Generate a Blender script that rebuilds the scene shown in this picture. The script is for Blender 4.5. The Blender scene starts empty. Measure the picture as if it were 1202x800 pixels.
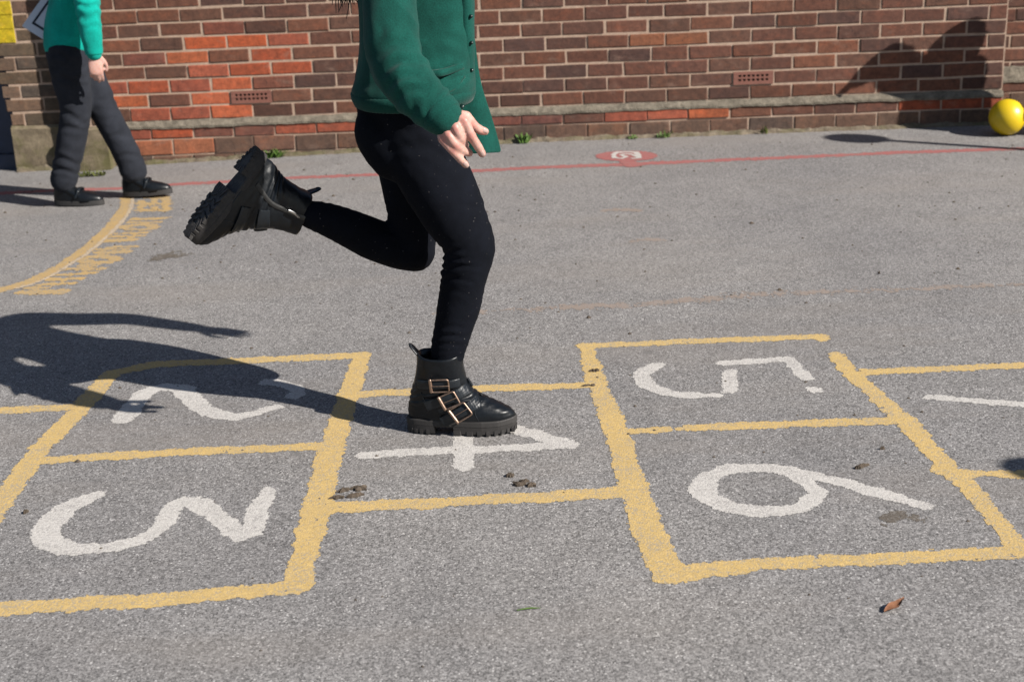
import bpy, bmesh, math, random
import numpy as np
from mathutils import Vector, Matrix, noise as mnoise

random.seed(7)
rng = np.random.default_rng(7)
SX, SY = 1.18, .72          # horizontal run of a shadow per metre of height
S = bpy.context.scene
C = S.collection
PI = math.pi

# ------------------------------------------------------------------ camera model (50 mm lens, measured from the brick courses)
FPX, PITCH, ROLL, HCAM = 1669.0, 0.33400, 0.04180, 1.528
WD, WA = 7.743, -0.024816          # wall distance and its yaw
_f = np.array([0, math.cos(PITCH), -math.sin(PITCH)])
_r = np.array([1.0, 0, 0]); _d = np.cross(_f, _r)
_c, _s = math.cos(ROLL), math.sin(ROLL)
CAMR = np.array([_c * _r + _s * _d, -_s * _r + _c * _d, _f])
EYE = np.array([0, 0, HCAM])


def ray(x, y):
    return np.array([(x - 601.0) / FPX, (y - 400.0) / FPX, 1.0]) @ CAMR


def gz(x, y):
    """height of the tarmac: almost flat, falling a few centimetres towards the left end of the wall"""
    a = np.clip((0.2 - x) / 2.6, 0, 1.3)
    b = np.clip((y - 5.2) / 2.2, 0, 1)
    return -0.055 * a * b * b * (3 - 2 * b)


def g(x, y, dz=0.0):
    d = ray(x, y); z = 0.0
    for _ in range(6):
        p = EYE + d * ((z - HCAM) / d[2]); z = float(gz(p[0], p[1]))
    return np.array([p[0], p[1], z + dz])


def P(x, y, Y):
    d = ray(x, y)
    return EYE + d * (Y / d[1])


def wuv(x, y):
    d = ray(x, y); n = np.array([-math.sin(WA), math.cos(WA)])
    p = d * (WD * n[1] / (d[:2] @ n))
    return p[0] * math.cos(WA) + (p[1] - WD) * math.sin(WA), p[2] + HCAM


# ------------------------------------------------------------------ object helpers
def link(name, me, mat=None, parent=None, smooth=True):
    o = bpy.data.objects.new(name, me); C.objects.link(o)
    if mat is not None:
        for m in (mat if isinstance(mat, (list, tuple)) else [mat]):
            me.materials.append(m)
    if smooth:
        me.polygons.foreach_set('use_smooth', [True] * len(me.polygons))
    if parent is not None:
        o.parent = parent
        o.matrix_parent_inverse = parent.matrix_world.inverted()
    return o


def tag(o, label=None, cat=None, group=None, kind=None):
    for k, v in (('label', label), ('category', cat), ('group', group), ('kind', kind)):
        if v: o[k] = v
    return o


def empty(name, loc, rz=0):
    o = bpy.data.objects.new(name, None); C.objects.link(o)
    o.location = loc; o.rotation_euler.z = rz
    bpy.context.view_layer.update()
    return o


class MB:
    def __init__(s): s.v = []; s.f = []; s.c = []; s.n = 0

    def add(s, v, f, col=None):
        v = np.asarray(v, float).reshape(-1, 3)
        s.v.append(v); s.f += [tuple(i + s.n for i in q) for q in f]; s.n += len(v)
        if col is not None: s.c += [tuple(col)] * len(f)
        return s

    def box(s, a, b, col=None):
        (x0, y0, z0), (x1, y1, z1) = a, b
        v = [(x0, y0, z0), (x1, y0, z0), (x1, y1, z0), (x0, y1, z0), (x0, y0, z1), (x1, y0, z1), (x1, y1, z1), (x0, y1, z1)]
        return s.add(v, [(0, 3, 2, 1), (4, 5, 6, 7), (0, 1, 5, 4), (1, 2, 6, 5), (2, 3, 7, 6), (3, 0, 4, 7)], col)

    def mesh(s, name='m', fix=True):
        me = bpy.data.meshes.new(name)
        me.from_pydata(np.concatenate(s.v).tolist(), [], s.f)
        if s.c:
            at = me.attributes.new('col', 'FLOAT_COLOR', 'FACE')
            at.data.foreach_set('color', np.array([(*c, 1.0)[:4] for c in s.c], np.float32).ravel())
        if fix:
            bm = bmesh.new(); bm.from_mesh(me); bmesh.ops.recalc_face_normals(bm, faces=bm.faces); bm.to_mesh(me); bm.free()
        me.update(); return me


def catmull(p, m=6):
    p = np.asarray(p, float)
    if len(p) == 2: return p[0] + (p[1] - p[0]) * np.linspace(0, 1, m + 1)[:, None]
    q = np.vstack([2 * p[0] - p[1], p, 2 * p[-1] - p[-2]]); out = []
    for i in range(1, len(q) - 2):
        t = np.linspace(0, 1, m, endpoint=False)[:, None]
        a, b, c, d = q[i - 1], q[i], q[i + 1], q[i + 2]
        out.append(.5 * ((2 * b) + (-a + c) * t + (2 * a - 5 * b + 4 * c - d) * t ** 2 + (-a + 3 * b - 3 * c + d) * t ** 3))
    return np.vstack(out + [p[-1:]])


def loft(mb, rings, cap=True, col=None):
    rings = [np.asarray(r) for r in rings]; n = len(rings[0]); f = []
    for i in range(len(rings) - 1):
        for j in range(n):
            k = (j + 1) % n
            f.append((i * n + j, i * n + k, (i + 1) * n + k, (i + 1) * n + j))
    v = np.vstack(rings)
    if cap:
        v = np.vstack([v, rings[0].mean(0), rings[-1].mean(0)]); a, b = len(v) - 2, len(v) - 1; o = (len(rings) - 1) * n
        for j in range(n):
            k = (j + 1) % n
            f.append((a, k, j)); f.append((b, o + j, o + k))
    return mb.add(v, f, col)


def unit(v):
    v = np.asarray(v, float); return v / (np.linalg.norm(v) + 1e-12)


def tube(mb, pts, rad, ref=None, seg=18, m=6, round_ends=True, col=None):
    """tapered tube along a smooth path; rad = scalars or (a,b) pairs, a along ref"""
    rad = np.array([(r, r) if np.isscalar(r) else r for r in rad], float)
    p = catmull(pts, m); R = catmull(np.hstack([rad, np.zeros((len(rad), 1))]), m)[:, :2]
    R = np.maximum(R, 1e-4)
    t = np.gradient(p, axis=0); t = np.array([unit(x) for x in t])
    a = unit(np.cross(t[0], [0.31, 0.2, 0.93])) if ref is None else np.asarray(ref, float)
    th = np.linspace(0, 2 * PI, seg, endpoint=False); rings = []
    n = len(p)
    A = []
    for i in range(n):
        base = a if ref is None else np.asarray(ref, float)
        x = unit(base - t[i] * (base @ t[i])); A.append(x)
        if ref is None: a = x
    def ring(i, k, off):
        x = A[i]; y = np.cross(t[i], x)
        return p[i] + t[i] * off + k * (R[i, 0] * np.cos(th)[:, None] * x + R[i, 1] * np.sin(th)[:, None] * y)
    if round_ends:
        for q in (80, 55, 30): rings.append(ring(0, math.cos(math.radians(q)), -math.sin(math.radians(q)) * R[0].mean()))
    for i in range(n): rings.append(ring(i, 1, 0))
    if round_ends:
        for q in (30, 55, 80): rings.append(ring(n - 1, math.cos(math.radians(q)), math.sin(math.radians(q)) * R[-1].mean()))
    return loft(mb, rings, True, col)


def ball(mb, c, r, seg=20):
    r = np.array([r, r, r]) if np.isscalar(r) else np.array(r); c = np.array(c); rings = []
    for q in np.linspace(-86, 86, 13):
        q = math.radians(q); th = np.linspace(0, 2 * PI, seg, endpoint=False)
        rings.append(c + np.c_[np.cos(th) * math.cos(q), np.sin(th) * math.cos(q), np.full(seg, math.sin(q))] * r)
    return loft(mb, rings)


def remesh(mb, voxel, smooth=4, factor=.5):
    me = mb.mesh('tmp'); o = bpy.data.objects.new('tmp', me); C.objects.link(o)
    a = o.modifiers.new('r', 'REMESH'); a.mode = 'VOXEL'; a.voxel_size = voxel
    if smooth:
        b = o.modifiers.new('s', 'SMOOTH'); b.iterations = smooth; b.factor = factor
    dg = bpy.context.evaluated_depsgraph_get()
    out = bpy.data.meshes.new_from_object(o.evaluated_get(dg))
    bpy.data.objects.remove(o); bpy.data.meshes.remove(me)
    return out


def displace(me, fn):
    n = len(me.vertices); co = np.empty(n * 3); no = np.empty(n * 3)
    me.vertices.foreach_get('co', co); me.vertices.foreach_get('normal', no)
    co = co.reshape(-1, 3); no = no.reshape(-1, 3)
    d = fn(co, no)
    co = co + (no * d[:, None] if d.ndim == 1 else d)
    me.vertices.foreach_set('co', co.ravel()); me.update()


def nz(co, scale, seed=0.0):
    s = np.asarray(co) * scale + seed
    return np.array([mnoise.noise(v) for v in s.tolist()])


def vnoise(x, y, cell, seed):
    """vectorised 2-D value noise in [-1,1]"""
    X = x / cell; Y = y / cell; i = np.floor(X).astype(np.int64); j = np.floor(Y).astype(np.int64); u = X - i; v = Y - j
    u = u * u * (3 - 2 * u); v = v * v * (3 - 2 * v)
    def h(a, b):
        n = (a * 374761393 + b * 668265263 + seed * 1442695041) & 0x7fffffff
        n = ((n ^ (n >> 13)) * 1274126177) & 0x7fffffff
        return ((n ^ (n >> 16)) & 0xffff) / 32767.5 - 1
    return (h(i, j) * (1 - u) + h(i + 1, j) * u) * (1 - v) + (h(i, j + 1) * (1 - u) + h(i + 1, j + 1) * u) * v


# ------------------------------------------------------------------ materials
def mat(name):
    m = bpy.data.materials.new(name); m.use_nodes = True
    nt = m.node_tree; b = nt.nodes['Principled BSDF']
    return m, nt, b


def N(nt, t, **kw):
    n = nt.nodes.new(t)
    for k, v in kw.items():
        if k in n.inputs.keys(): n.inputs[k].default_value = v
        else: setattr(n, k, v)
    return n


def ramp(nt, src, stops, interp='LINEAR'):
    r = nt.nodes.new('ShaderNodeValToRGB'); e = r.color_ramp.elements; r.color_ramp.interpolation = interp
    while len(e) < len(stops): e.new(.5)
    for k, (p, c) in zip(e, stops):
        k.position = p; k.color = (c, c, c, 1) if np.isscalar(c) else (*c, 1)
    nt.links.new(src, r.inputs[0]); return r.outputs[0]


def mixc(nt, fac, a, b, mode='MIX'):
    m = nt.nodes.new('ShaderNodeMix'); m.data_type = 'RGBA'; m.blend_type = mode
    for i, v in ((0, fac), (6, a), (7, b)):
        if isinstance(v, bpy.types.NodeSocket): nt.links.new(v, m.inputs[i])
        elif i == 0: m.inputs[0].default_value = v
        else: m.inputs[i].default_value = (*v, 1)
    return m.outputs[2]


def mathn(nt, op, a, b=None):
    m = nt.nodes.new('ShaderNodeMath'); m.operation = op
    for i, v in ((0, a), (1, b)):
        if v is None: continue
        if isinstance(v, bpy.types.NodeSocket): nt.links.new(v, m.inputs[i])
        else: m.inputs[i].default_value = v
    return m.outputs[0]


K = .65          # all base colours sit this much lower, the exposure correspondingly higher


def base(nt, b, col):
    nt.links.new(mixc(nt, 1.0, col, (K, K, K), 'MULTIPLY'), b.inputs['Base Color'])


def coord(nt, scale=(1, 1, 1)):
    t = nt.nodes.new('ShaderNodeTexCoord'); mp = nt.nodes.new('ShaderNodeMapping'); mp.inputs['Scale'].default_value = scale
    nt.links.new(t.outputs['Object'], mp.inputs[0]); return mp.outputs[0]


def noise_tex(nt, co, scale, detail=4, rough=.55):
    n = N(nt, 'ShaderNodeTexNoise', Scale=scale, Detail=detail, Roughness=rough); nt.links.new(co, n.inputs['Vector']); return n.outputs['Fac']


def bump(nt, bsdf, h, strength, dist):
    b = N(nt, 'ShaderNodeBump', Strength=strength, Distance=dist); nt.links.new(h, b.inputs['Height'])
    nt.links.new(b.outputs[0], bsdf.inputs['Normal']); return b


def aggregate(nt, co):
    """stone aggregate shared by tarmac and by the paint lying over it: (per-stone value, height)"""
    wob = N(nt, 'ShaderNodeTexNoise', Scale=60.0, Detail=2.0); nt.links.new(co, wob.inputs['Vector'])
    va = nt.nodes.new('ShaderNodeVectorMath'); va.operation = 'MULTIPLY_ADD'
    nt.links.new(wob.outputs['Color'], va.inputs[0]); va.inputs[1].default_value = (.010, .010, .010); nt.links.new(co, va.inputs[2])
    v = N(nt, 'ShaderNodeTexVoronoi', Scale=205.0); nt.links.new(va.outputs[0], v.inputs['Vector'])
    v2 = N(nt, 'ShaderNodeTexVoronoi', Scale=370.0); nt.links.new(va.outputs[0], v2.inputs['Vector'])
    s1 = N(nt, 'ShaderNodeSeparateColor'); nt.links.new(v.outputs['Color'], s1.inputs[0])
    s2 = N(nt, 'ShaderNodeSeparateColor'); nt.links.new(v2.outputs['Color'], s2.inputs[0])
    val = mathn(nt, 'ADD', mathn(nt, 'MULTIPLY', s1.outputs[0], .62), mathn(nt, 'MULTIPLY', s2.outputs[1], .38))
    d = mathn(nt, 'ADD', mathn(nt, 'MULTIPLY', v.outputs['Distance'], .75), mathn(nt, 'MULTIPLY', v2.outputs['Distance'], .35))
    h = mathn(nt, 'SUBTRACT', mathn(nt, 'ADD', .55, mathn(nt, 'MULTIPLY', s1.outputs[1], .55)), d)
    return val, h


def m_tarmac():
    m, nt, b = mat('tarmac'); co = coord(nt)
    val, h = aggregate(nt, co)
    stone = ramp(nt, val, [(.05, (.160, .154, .151)), (.35, (.246, .236, .231)), (.6, (.312, .300, .294)), (.82, (.374, .361, .354)), (.97, (.50, .487, .478))])
    gap = ramp(nt, h, [(-.0, .50), (.22, .88), (.42, 1.0)])
    col = mixc(nt, 1.0, stone, gap, 'MULTIPLY')
    pv = N(nt, 'ShaderNodeTexVoronoi', Scale=190.0); nt.links.new(co, pv.inputs['Vector'])
    ps = N(nt, 'ShaderNodeSeparateColor'); nt.links.new(pv.outputs['Color'], ps.inputs[0])
    core = ramp(nt, pv.outputs['Distance'], [(.30, 1.0), (.52, 0.0)])
    clump = ramp(nt, noise_tex(nt, co, 6.5, 3, .6), [(.35, .55), (.65, 1.0)])
    pit = mathn(nt, 'MULTIPLY', mathn(nt, 'MULTIPLY', mathn(nt, 'LESS_THAN', ps.outputs[0], .19), core), clump)
    col = mixc(nt, mathn(nt, 'MULTIPLY', pit, .92), col, (.055, .05, .05))
    bright_speck = mathn(nt, 'MULTIPLY', mathn(nt, 'GREATER_THAN', ps.outputs[1], .945), core)  # scattered specks in a paler stone colour
    col = mixc(nt, mathn(nt, 'MULTIPLY', bright_speck, .75), col, (.72, .70, .68))
    big = noise_tex(nt, co, .55, 6, .62); col = mixc(nt, 1.0, col, ramp(nt, big, [(.3, (.82, .82, .84)), (.7, (1.14, 1.12, 1.09))]), 'MULTIPLY')
    mid = noise_tex(nt, co, 4.2, 5, .7); col = mixc(nt, 1.0, col, ramp(nt, mid, [(.3, .89), (.7, 1.1)]), 'MULTIPLY')
    # brown dust settled in patches
    dust = ramp(nt, noise_tex(nt, coord(nt, (.35, 1.3, 1)), 1.4, 6, .65), [(.50, 0.0), (.72, .45)])
    col = mixc(nt, dust, col, (.255, .224, .198))
    gv = N(nt, 'ShaderNodeTexVoronoi', Scale=2.6); nt.links.new(co, gv.inputs['Vector']); gs = N(nt, 'ShaderNodeSeparateColor'); nt.links.new(gv.outputs['Color'], gs.inputs[0])
    gd = mathn(nt, 'ADD', gv.outputs['Distance'], mathn(nt, 'MULTIPLY', noise_tex(nt, co, 30, 2, .5), .05))
    gum = mathn(nt, 'MULTIPLY', ramp(nt, gd, [(.055, 1.0), (.085, 0.0)]), mathn(nt, 'LESS_THAN', gs.outputs[0], .45))
    col = mixc(nt, mathn(nt, 'MULTIPLY', gum, .45), col, (.13, .125, .12))
    drk = ramp(nt, noise_tex(nt, co, 17, 3, .6), [(.69, 0.0), (.77, .6)])
    col = mixc(nt, drk, col, (.07, .064, .06))
    base(nt, b, col); b.inputs['Roughness'].default_value = .82; b.inputs['Specular IOR Level'].default_value = .35
    bump(nt, b, mathn(nt, 'SUBTRACT', h, mathn(nt, 'MULTIPLY', pit, .5)), .38, .0018)
    return m


def m_paint(name, colr, worn=.5, dirt=(.24, .22, .2), tint=.25):
    m, nt, b = mat(name); co = coord(nt)
    val, h = aggregate(nt, co)
    n1 = noise_tex(nt, co, 9, 5, .65)
    col = mixc(nt, ramp(nt, n1, [(.35, 0.0), (.7, tint)]), colr, tuple(c * .78 + .04 for c in colr))
    col = mixc(nt, 1.0, col, ramp(nt, val, [(.1, .80), (.9, 1.10)]), 'MULTIPLY')
    st = noise_tex(nt, coord(nt, (14, 60, 1)), 1.0, 4, .65); col = mixc(nt, ramp(nt, st, [(.55, 0.0), (.75, .35)]), col, tuple(c * .66 + .03 for c in colr))
    holes = mathn(nt, 'ADD', mathn(nt, 'MULTIPLY', h, 1.0), mathn(nt, 'MULTIPLY', noise_tex(nt, co, 24, 4, .7), .9))
    holes = mathn(nt, 'ADD', holes, mathn(nt, 'MULTIPLY', mathn(nt, 'SUBTRACT', noise_tex(nt, co, 3.2, 3, .6), .5), .75))
    w = ramp(nt, holes, [(.40 + .1 * worn, .85 * min(1, worn * 2)), (.56 + .14 * worn, 0.0)])
    col = mixc(nt, w, col, dirt)
    base(nt, b, col); b.inputs['Roughness'].default_value = .75; b.inputs['Specular IOR Level'].default_value = .3
    bump(nt, b, h, .4, .002)
    return m


def m_brick(name='brick'):
    m, nt, b = mat(name); co = coord(nt)
    a = N(nt, 'ShaderNodeAttribute', attribute_name='col')
    n1 = noise_tex(nt, co, 26, 6, .7); n2 = noise_tex(nt, co, 130, 4, .7); n3 = noise_tex(nt, coord(nt, (1, 1, 2.2)), 9, 4, .6)
    col = mixc(nt, 1.0, a.outputs['Color'], ramp(nt, n1, [(.28, (.55, .55, .58)), (.55, 1.0), (.78, (1.4, 1.28, 1.2))]), 'MULTIPLY')
    col = mixc(nt, ramp(nt, n3, [(.58, 0.0), (.72, .38)]), col, (.30, .20, .155))
    col = mixc(nt, ramp(nt, noise_tex(nt, coord(nt, (1, 1, 1.6)), 13, 5, .7), [(.52, 0.0), (.70, .42)]), col, mixc(nt, 1.0, a.outputs['Color'], (1.75, 1.25, .95), 'MULTIPLY'))
    col = mixc(nt, 1.0, col, ramp(nt, n2, [(.3, .72), (.65, 1.12)]), 'MULTIPLY')
    col = mixc(nt, 1.0, col, ramp(nt, noise_tex(nt, co, 1.7, 5, .65), [(.3, (.78, .79, .80)), (.7, (1.14, 1.1, 1.06))]), 'MULTIPLY')
    sp = ramp(nt, noise_tex(nt, co, 75, 2, .5), [(.68, 0.0), (.73, .75)]); col = mixc(nt, sp, col, (.035, .026, .025))
    base(nt, b, col); b.inputs['Roughness'].default_value = .88; b.inputs['Specular IOR Level'].default_value = .25
    bump(nt, b, mathn(nt, 'ADD', n1, mathn(nt, 'MULTIPLY', n2, .5)), .7, .004)
    return m


def m_rough(name, c0, c1, scale=14, bs=.6, dist=.004, rough=.9, moss=None, detail=7, spec=.25):
    m, nt, b = mat(name); co = coord(nt)
    n = noise_tex(nt, co, scale, detail, .68); col = mixc(nt, ramp(nt, n, [(.32, 0.0), (.68, 1.0)]), c0, c1)
    n2 = noise_tex(nt, co, scale * 9, 3, .6); col = mixc(nt, 1.0, col, ramp(nt, n2, [(.3, .78), (.7, 1.15)]), 'MULTIPLY')
    if moss is not None:
        col = mixc(nt, ramp(nt, noise_tex(nt, co, 5.5, 6, .7), [(.48, 0.0), (.66, .8)]), col, moss)
    base(nt, b, col); b.inputs['Roughness'].default_value = rough; b.inputs['Specular IOR Level'].default_value = spec
    bump(nt, b, mathn(nt, 'ADD', n, mathn(nt, 'MULTIPLY', n2, .35)), bs, dist)
    return m


def m_cloth(name, c, weave=420, sheen=.25, fold=9, bs=.35, specks=0.0, var=.22):
    m, nt, b = mat(name); co = coord(nt)
    n = noise_tex(nt, co, fold, 4, .6)
    col = mixc(nt, ramp(nt, n, [(.3, 0.0), (.7, 1.0)]), tuple(x * (1 - var) for x in c), tuple(x * (1 + var) for x in c))
    w1 = N(nt, 'ShaderNodeTexNoise', Scale=weave, Detail=3.0); nt.links.new(co, w1.inputs['Vector'])
    col = mixc(nt, 1.0, col, ramp(nt, w1.outputs['Fac'], [(.3, .72), (.7, 1.28)]), 'MULTIPLY')
    if specks:
        s = ramp(nt, noise_tex(nt, co, 160, 1, .4), [(.76, 0.0), (.79, specks)]); col = mixc(nt, s, col, (.22, .2, .19))
    base(nt, b, col); b.inputs['Roughness'].default_value = .92; b.inputs['Specular IOR Level'].default_value = .09
    b.inputs['Sheen Weight'].default_value = sheen; b.inputs['Sheen Roughness'].default_value = .5
    bump(nt, b, mathn(nt, 'ADD', mathn(nt, 'MULTIPLY', w1.outputs['Fac'], .25), n), bs, .006)
    return m


def m_plain(name, c, rough=.5, metal=0.0, spec=.5, bscale=None, bs=.3, bd=.002, var=.15):
    m, nt, b = mat(name); co = coord(nt)
    n = noise_tex(nt, co, bscale or 30, 5, .6)
    col = mixc(nt, ramp(nt, n, [(.3, 0.0), (.7, 1.0)]), tuple(x * (1 - var) for x in c), tuple(x * (1 + var) for x in c))
    base(nt, b, col); b.inputs['Metallic'].default_value = metal; b.inputs['Specular IOR Level'].default_value = spec
    rr = ramp(nt, noise_tex(nt, co, (bscale or 30) * 2.2, 3, .6), [(.3, rough * .8), (.7, min(1, rough * 1.2))]); nt.links.new(rr, b.inputs['Roughness'])
    if bscale: bump(nt, b, n, bs, bd)
    return m


def m_skin():
    m, nt, b = mat('skin'); co = coord(nt)
    n = noise_tex(nt, co, 38, 4, .6)
    col = mixc(nt, ramp(nt, n, [(.35, 0.0), (.68, 1.0)]), (.54, .29, .235), (.64, .39, .325))
    fl = N(nt, 'ShaderNodeAttribute', attribute_name='flush'); col = mixc(nt, mathn(nt, 'MULTIPLY', fl.outputs['Fac'], .75), col, (.56, .205, .165))
    base(nt, b, col); b.inputs['Roughness'].default_value = .5
    b.inputs['Subsurface Weight'].default_value = .25; b.inputs['Subsurface Radius'].default_value = (.010, .004, .002); b.inputs['Subsurface Scale'].default_value = .4
    bump(nt, b, noise_tex(nt, co, 260, 3, .6), .2, .001)
    return m


TARMAC = m_tarmac()
YELLOW = m_paint('yellow paint', (.625, .435, .17), .52, (.38, .32, .235), .5)
YELLOW_FAR = m_paint('yellow lettering paint', (.54, .36, .145), .55, (.34, .29, .22), .5)
WHITE = m_paint('white paint', (.60, .57, .535), .36, (.30, .28, .27))
RED = m_paint('red paint', (.38, .125, .12), .5, (.30, .17, .15))
CREAM = m_paint('cream paint', (.58, .46, .33), .4)
FADED = m_paint('faded paint', (.30, .24, .20), .8, (.30, .265, .245))
BRICK = m_brick()
MORTAR = m_rough('mortar', (.40, .28, .205), (.53, .39, .30), 20, .6, .003)
RENDER = m_rough('cement', (.120, .102, .078), (.285, .245, .19), 30, 1.0, .012)
MOSSY = m_rough('mossy cement', (.135, .105, .07), (.25, .20, .135), 16, .8, .006, moss=(.105, .10, .035))
TERRA = m_plain('terracotta', (.22, .085, .06), .8, bscale=50)
HOLE_SHADE = m_plain('painted hole shade', (.012, .010, .010), .95, spec=.1)
NAVY = m_plain('navy gloss paint', (.012, .028, .075), .45)
SKIN = m_skin()
GREEN = m_cloth('bottle green knit', (.0058, .064, .050), 380, .06, 10, .45)
GREEN_DK = m_cloth('dark green facing', (.005, .055, .04), 380, .15)
TURQ = m_cloth('turquoise sweatshirt', (.003, .34, .275), 300, .05, 9, .4)
LEGGING = m_cloth('black stretch cotton', (.0042, .0053, .0092), 600, .0, 14, .25, .45)
TROUSER = m_cloth('charcoal twill', (.0235, .026, .034), 500, .02, 12, .5)
LEATHER = m_plain('black leather', (.0060, .0078, .0105), .36, spec=.24, bscale=48, bs=.22, bd=.003)
LEATHER2 = m_plain('black strap leather', (.012, .0155, .020), .36, spec=.3, bscale=90, bs=.25, bd=.0015)
RUBBER = m_plain('black rubber', (.038, .035, .034), .72, spec=.35, bscale=60, bs=.2, bd=.001)
BRASS = m_plain('rose gold metal', (.44, .31, .235), .46, metal=1.0, bscale=60, bs=.1)
STEEL = m_plain('steel', (.55, .55, .55), .3, metal=1.0)
HAIR = m_plain('brown hair', (.045, .026, .016), .5, bscale=120, bs=.5)
BLACKPL = m_plain('black plastic', (.01, .01, .01), .45)
PAPER = m_plain('white paper', (.74, .74, .78), .7, spec=.3, var=.04)
INK = m_plain('black ink', (.015, .015, .02), .6)
BALLM = m_plain('yellow rubber', (.78, .54, .012), .36, spec=.45, bscale=260, bs=.12, bd=.0008, var=.05)
LEAF = m_rough('weed leaf', (.055, .13, .022), (.14, .23, .045), 40, .3, .002, .6)
MOSS = m_rough('moss', (.09, .115, .025), (.19, .20, .055), 30, .8, .006)
DIRT = m_rough('dry leaf litter', (.055, .042, .03), (.13, .10, .075), 60, .6, .004)
ORANGE = m_rough('dry orange leaf', (.20, .085, .042), (.32, .15, .08), 60, .4, .002, .6)
EYEW = m_plain('eye white', (.7, .68, .65), .2, var=.03)
BUTTON = m_plain('dark green button', (.006, .022, .018), .35)
LIPS = m_plain('lips', (.42, .16, .14), .5)

# ------------------------------------------------------------------ ground
xs = np.unique(np.r_[np.linspace(-60, -5, 12), np.linspace(-5, 5, 61), np.linspace(5, 60, 12)])
ys = np.unique(np.r_[np.linspace(-60, 0, 12), np.linspace(0, 10, 61), np.linspace(10, 60, 11)])
X, Y = np.meshgrid(xs, ys, indexing='ij'); Z = gz(X, Y)
nx, ny = len(xs), len(ys)
mb = MB(); mb.add(np.c_[X.ravel(), Y.ravel(), Z.ravel()], [(i * ny + j, (i + 1) * ny + j, (i + 1) * ny + j + 1, i * ny + j + 1) for i in range(nx - 1) for j in range(ny - 1)])
tag(link('playground_tarmac', mb.mesh(), TARMAC), 'grey worn tarmac of the school playground', 'ground', kind='structure')


# ------------------------------------------------------------------ painted markings
def seg_sd(x, y, a, b, wa, wb):
    d = b - a; L = d @ d + 1e-12
    t = np.clip(((x - a[0]) * d[0] + (y - a[1]) * d[1]) / L, 0, 1)
    return np.hypot(x - a[0] - t * d[0], y - a[1] - t * d[1]) - (wa + (wb - wa) * t)


def marking(name, strokes, material, label, cat, cell=.004, rag=.006, dz=.0007, seed=1, wear=0.0, group=None, extra=None, parent=None, cut=None):
    """strokes: list of (pixel polyline, width or widths in metres, closed). One ragged sheet of small faces, no overlaps"""
    S_ = []
    for pts, w, *sm in strokes:
        q = np.array([g(*p)[:2] for p in pts]); w = np.full(len(q), w, float) if np.isscalar(w) else np.array(w, float)
        if material in (WHITE, YELLOW): w = w * .93
        if sm and sm[0]:
            qq = catmull(np.c_[q, w], 6); q, w = qq[:, :2], qq[:, 2]
        S_.append((q, w / 2))
    lo = np.min([q.min(0) for q, w in S_], 0) - .12; hi = np.max([q.max(0) for q, w in S_], 0) + .12
    cells = set(); sd_all = []
    nxc, nyc = int((hi[0] - lo[0]) / cell) + 1, int((hi[1] - lo[1]) / cell) + 1
    D = np.full((nxc, nyc), 9.0, np.float32)
    for q, w in S_:
        for i in range(len(q) - 1):
            m_ = max(w[i], w[i + 1]) + .03
            a0 = np.maximum(((np.minimum(q[i], q[i + 1]) - m_ - lo) / cell).astype(int), 0); a1 = ((np.maximum(q[i], q[i + 1]) + m_ - lo) / cell).astype(int) + 1
            ix = np.arange(a0[0], min(a1[0], nxc)); iy = np.arange(a0[1], min(a1[1], nyc))
            xx, yy = np.meshgrid(lo[0] + (ix + .5) * cell, lo[1] + (iy + .5) * cell, indexing='ij')
            sub = D[ix[0]:ix[-1] + 1, iy[0]:iy[-1] + 1]; np.minimum(sub, seg_sd(xx, yy, q[i], q[i + 1], w[i], w[i + 1]), out=sub)
    I, J = np.nonzero(D < .03)
    x = lo[0] + (I + .5) * cell; y = lo[1] + (J + .5) * cell
    d = D[I, J] + rag * (.9 * vnoise(x, y, .035, seed) + .8 * vnoise(x, y, .012, seed + 5) + .5 * vnoise(x, y, .007, seed + 9))
    keep = d < 0
    if wear:
        wn = .6 * vnoise(x, y, .05, seed + 20) + .5 * vnoise(x, y, .012, seed + 21) + .35 * vnoise(x, y, .006, seed + 22)
        keep &= wn < 1.0 - wear + np.clip(-d / .02, 0, 1) * .25
    I, J = I[keep], J[keep]
    key = np.unique(np.r_[I * 100000 + J, (I + 1) * 100000 + J, I * 100000 + J + 1, (I + 1) * 100000 + J + 1])
    vi, vj = key // 100000, key % 100000
    vx = lo[0] + vi * cell + rng.uniform(-.3, .3, len(vi)) * cell; vy = lo[1] + vj * cell + rng.uniform(-.3, .3, len(vi)) * cell
    def ix(a): return np.searchsorted(key, a)
    F = np.c_[ix(I * 100000 + J), ix((I + 1) * 100000 + J), ix((I + 1) * 100000 + J + 1), ix(I * 100000 + J + 1)]
    me = bpy.data.meshes.new(name); me.from_pydata(np.c_[vx, vy, gz(vx, vy) + dz].tolist(), [], F.tolist()); me.update()
    o = link(name, me, material, parent, smooth=False)
    return tag(o, label, cat, group)


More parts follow.
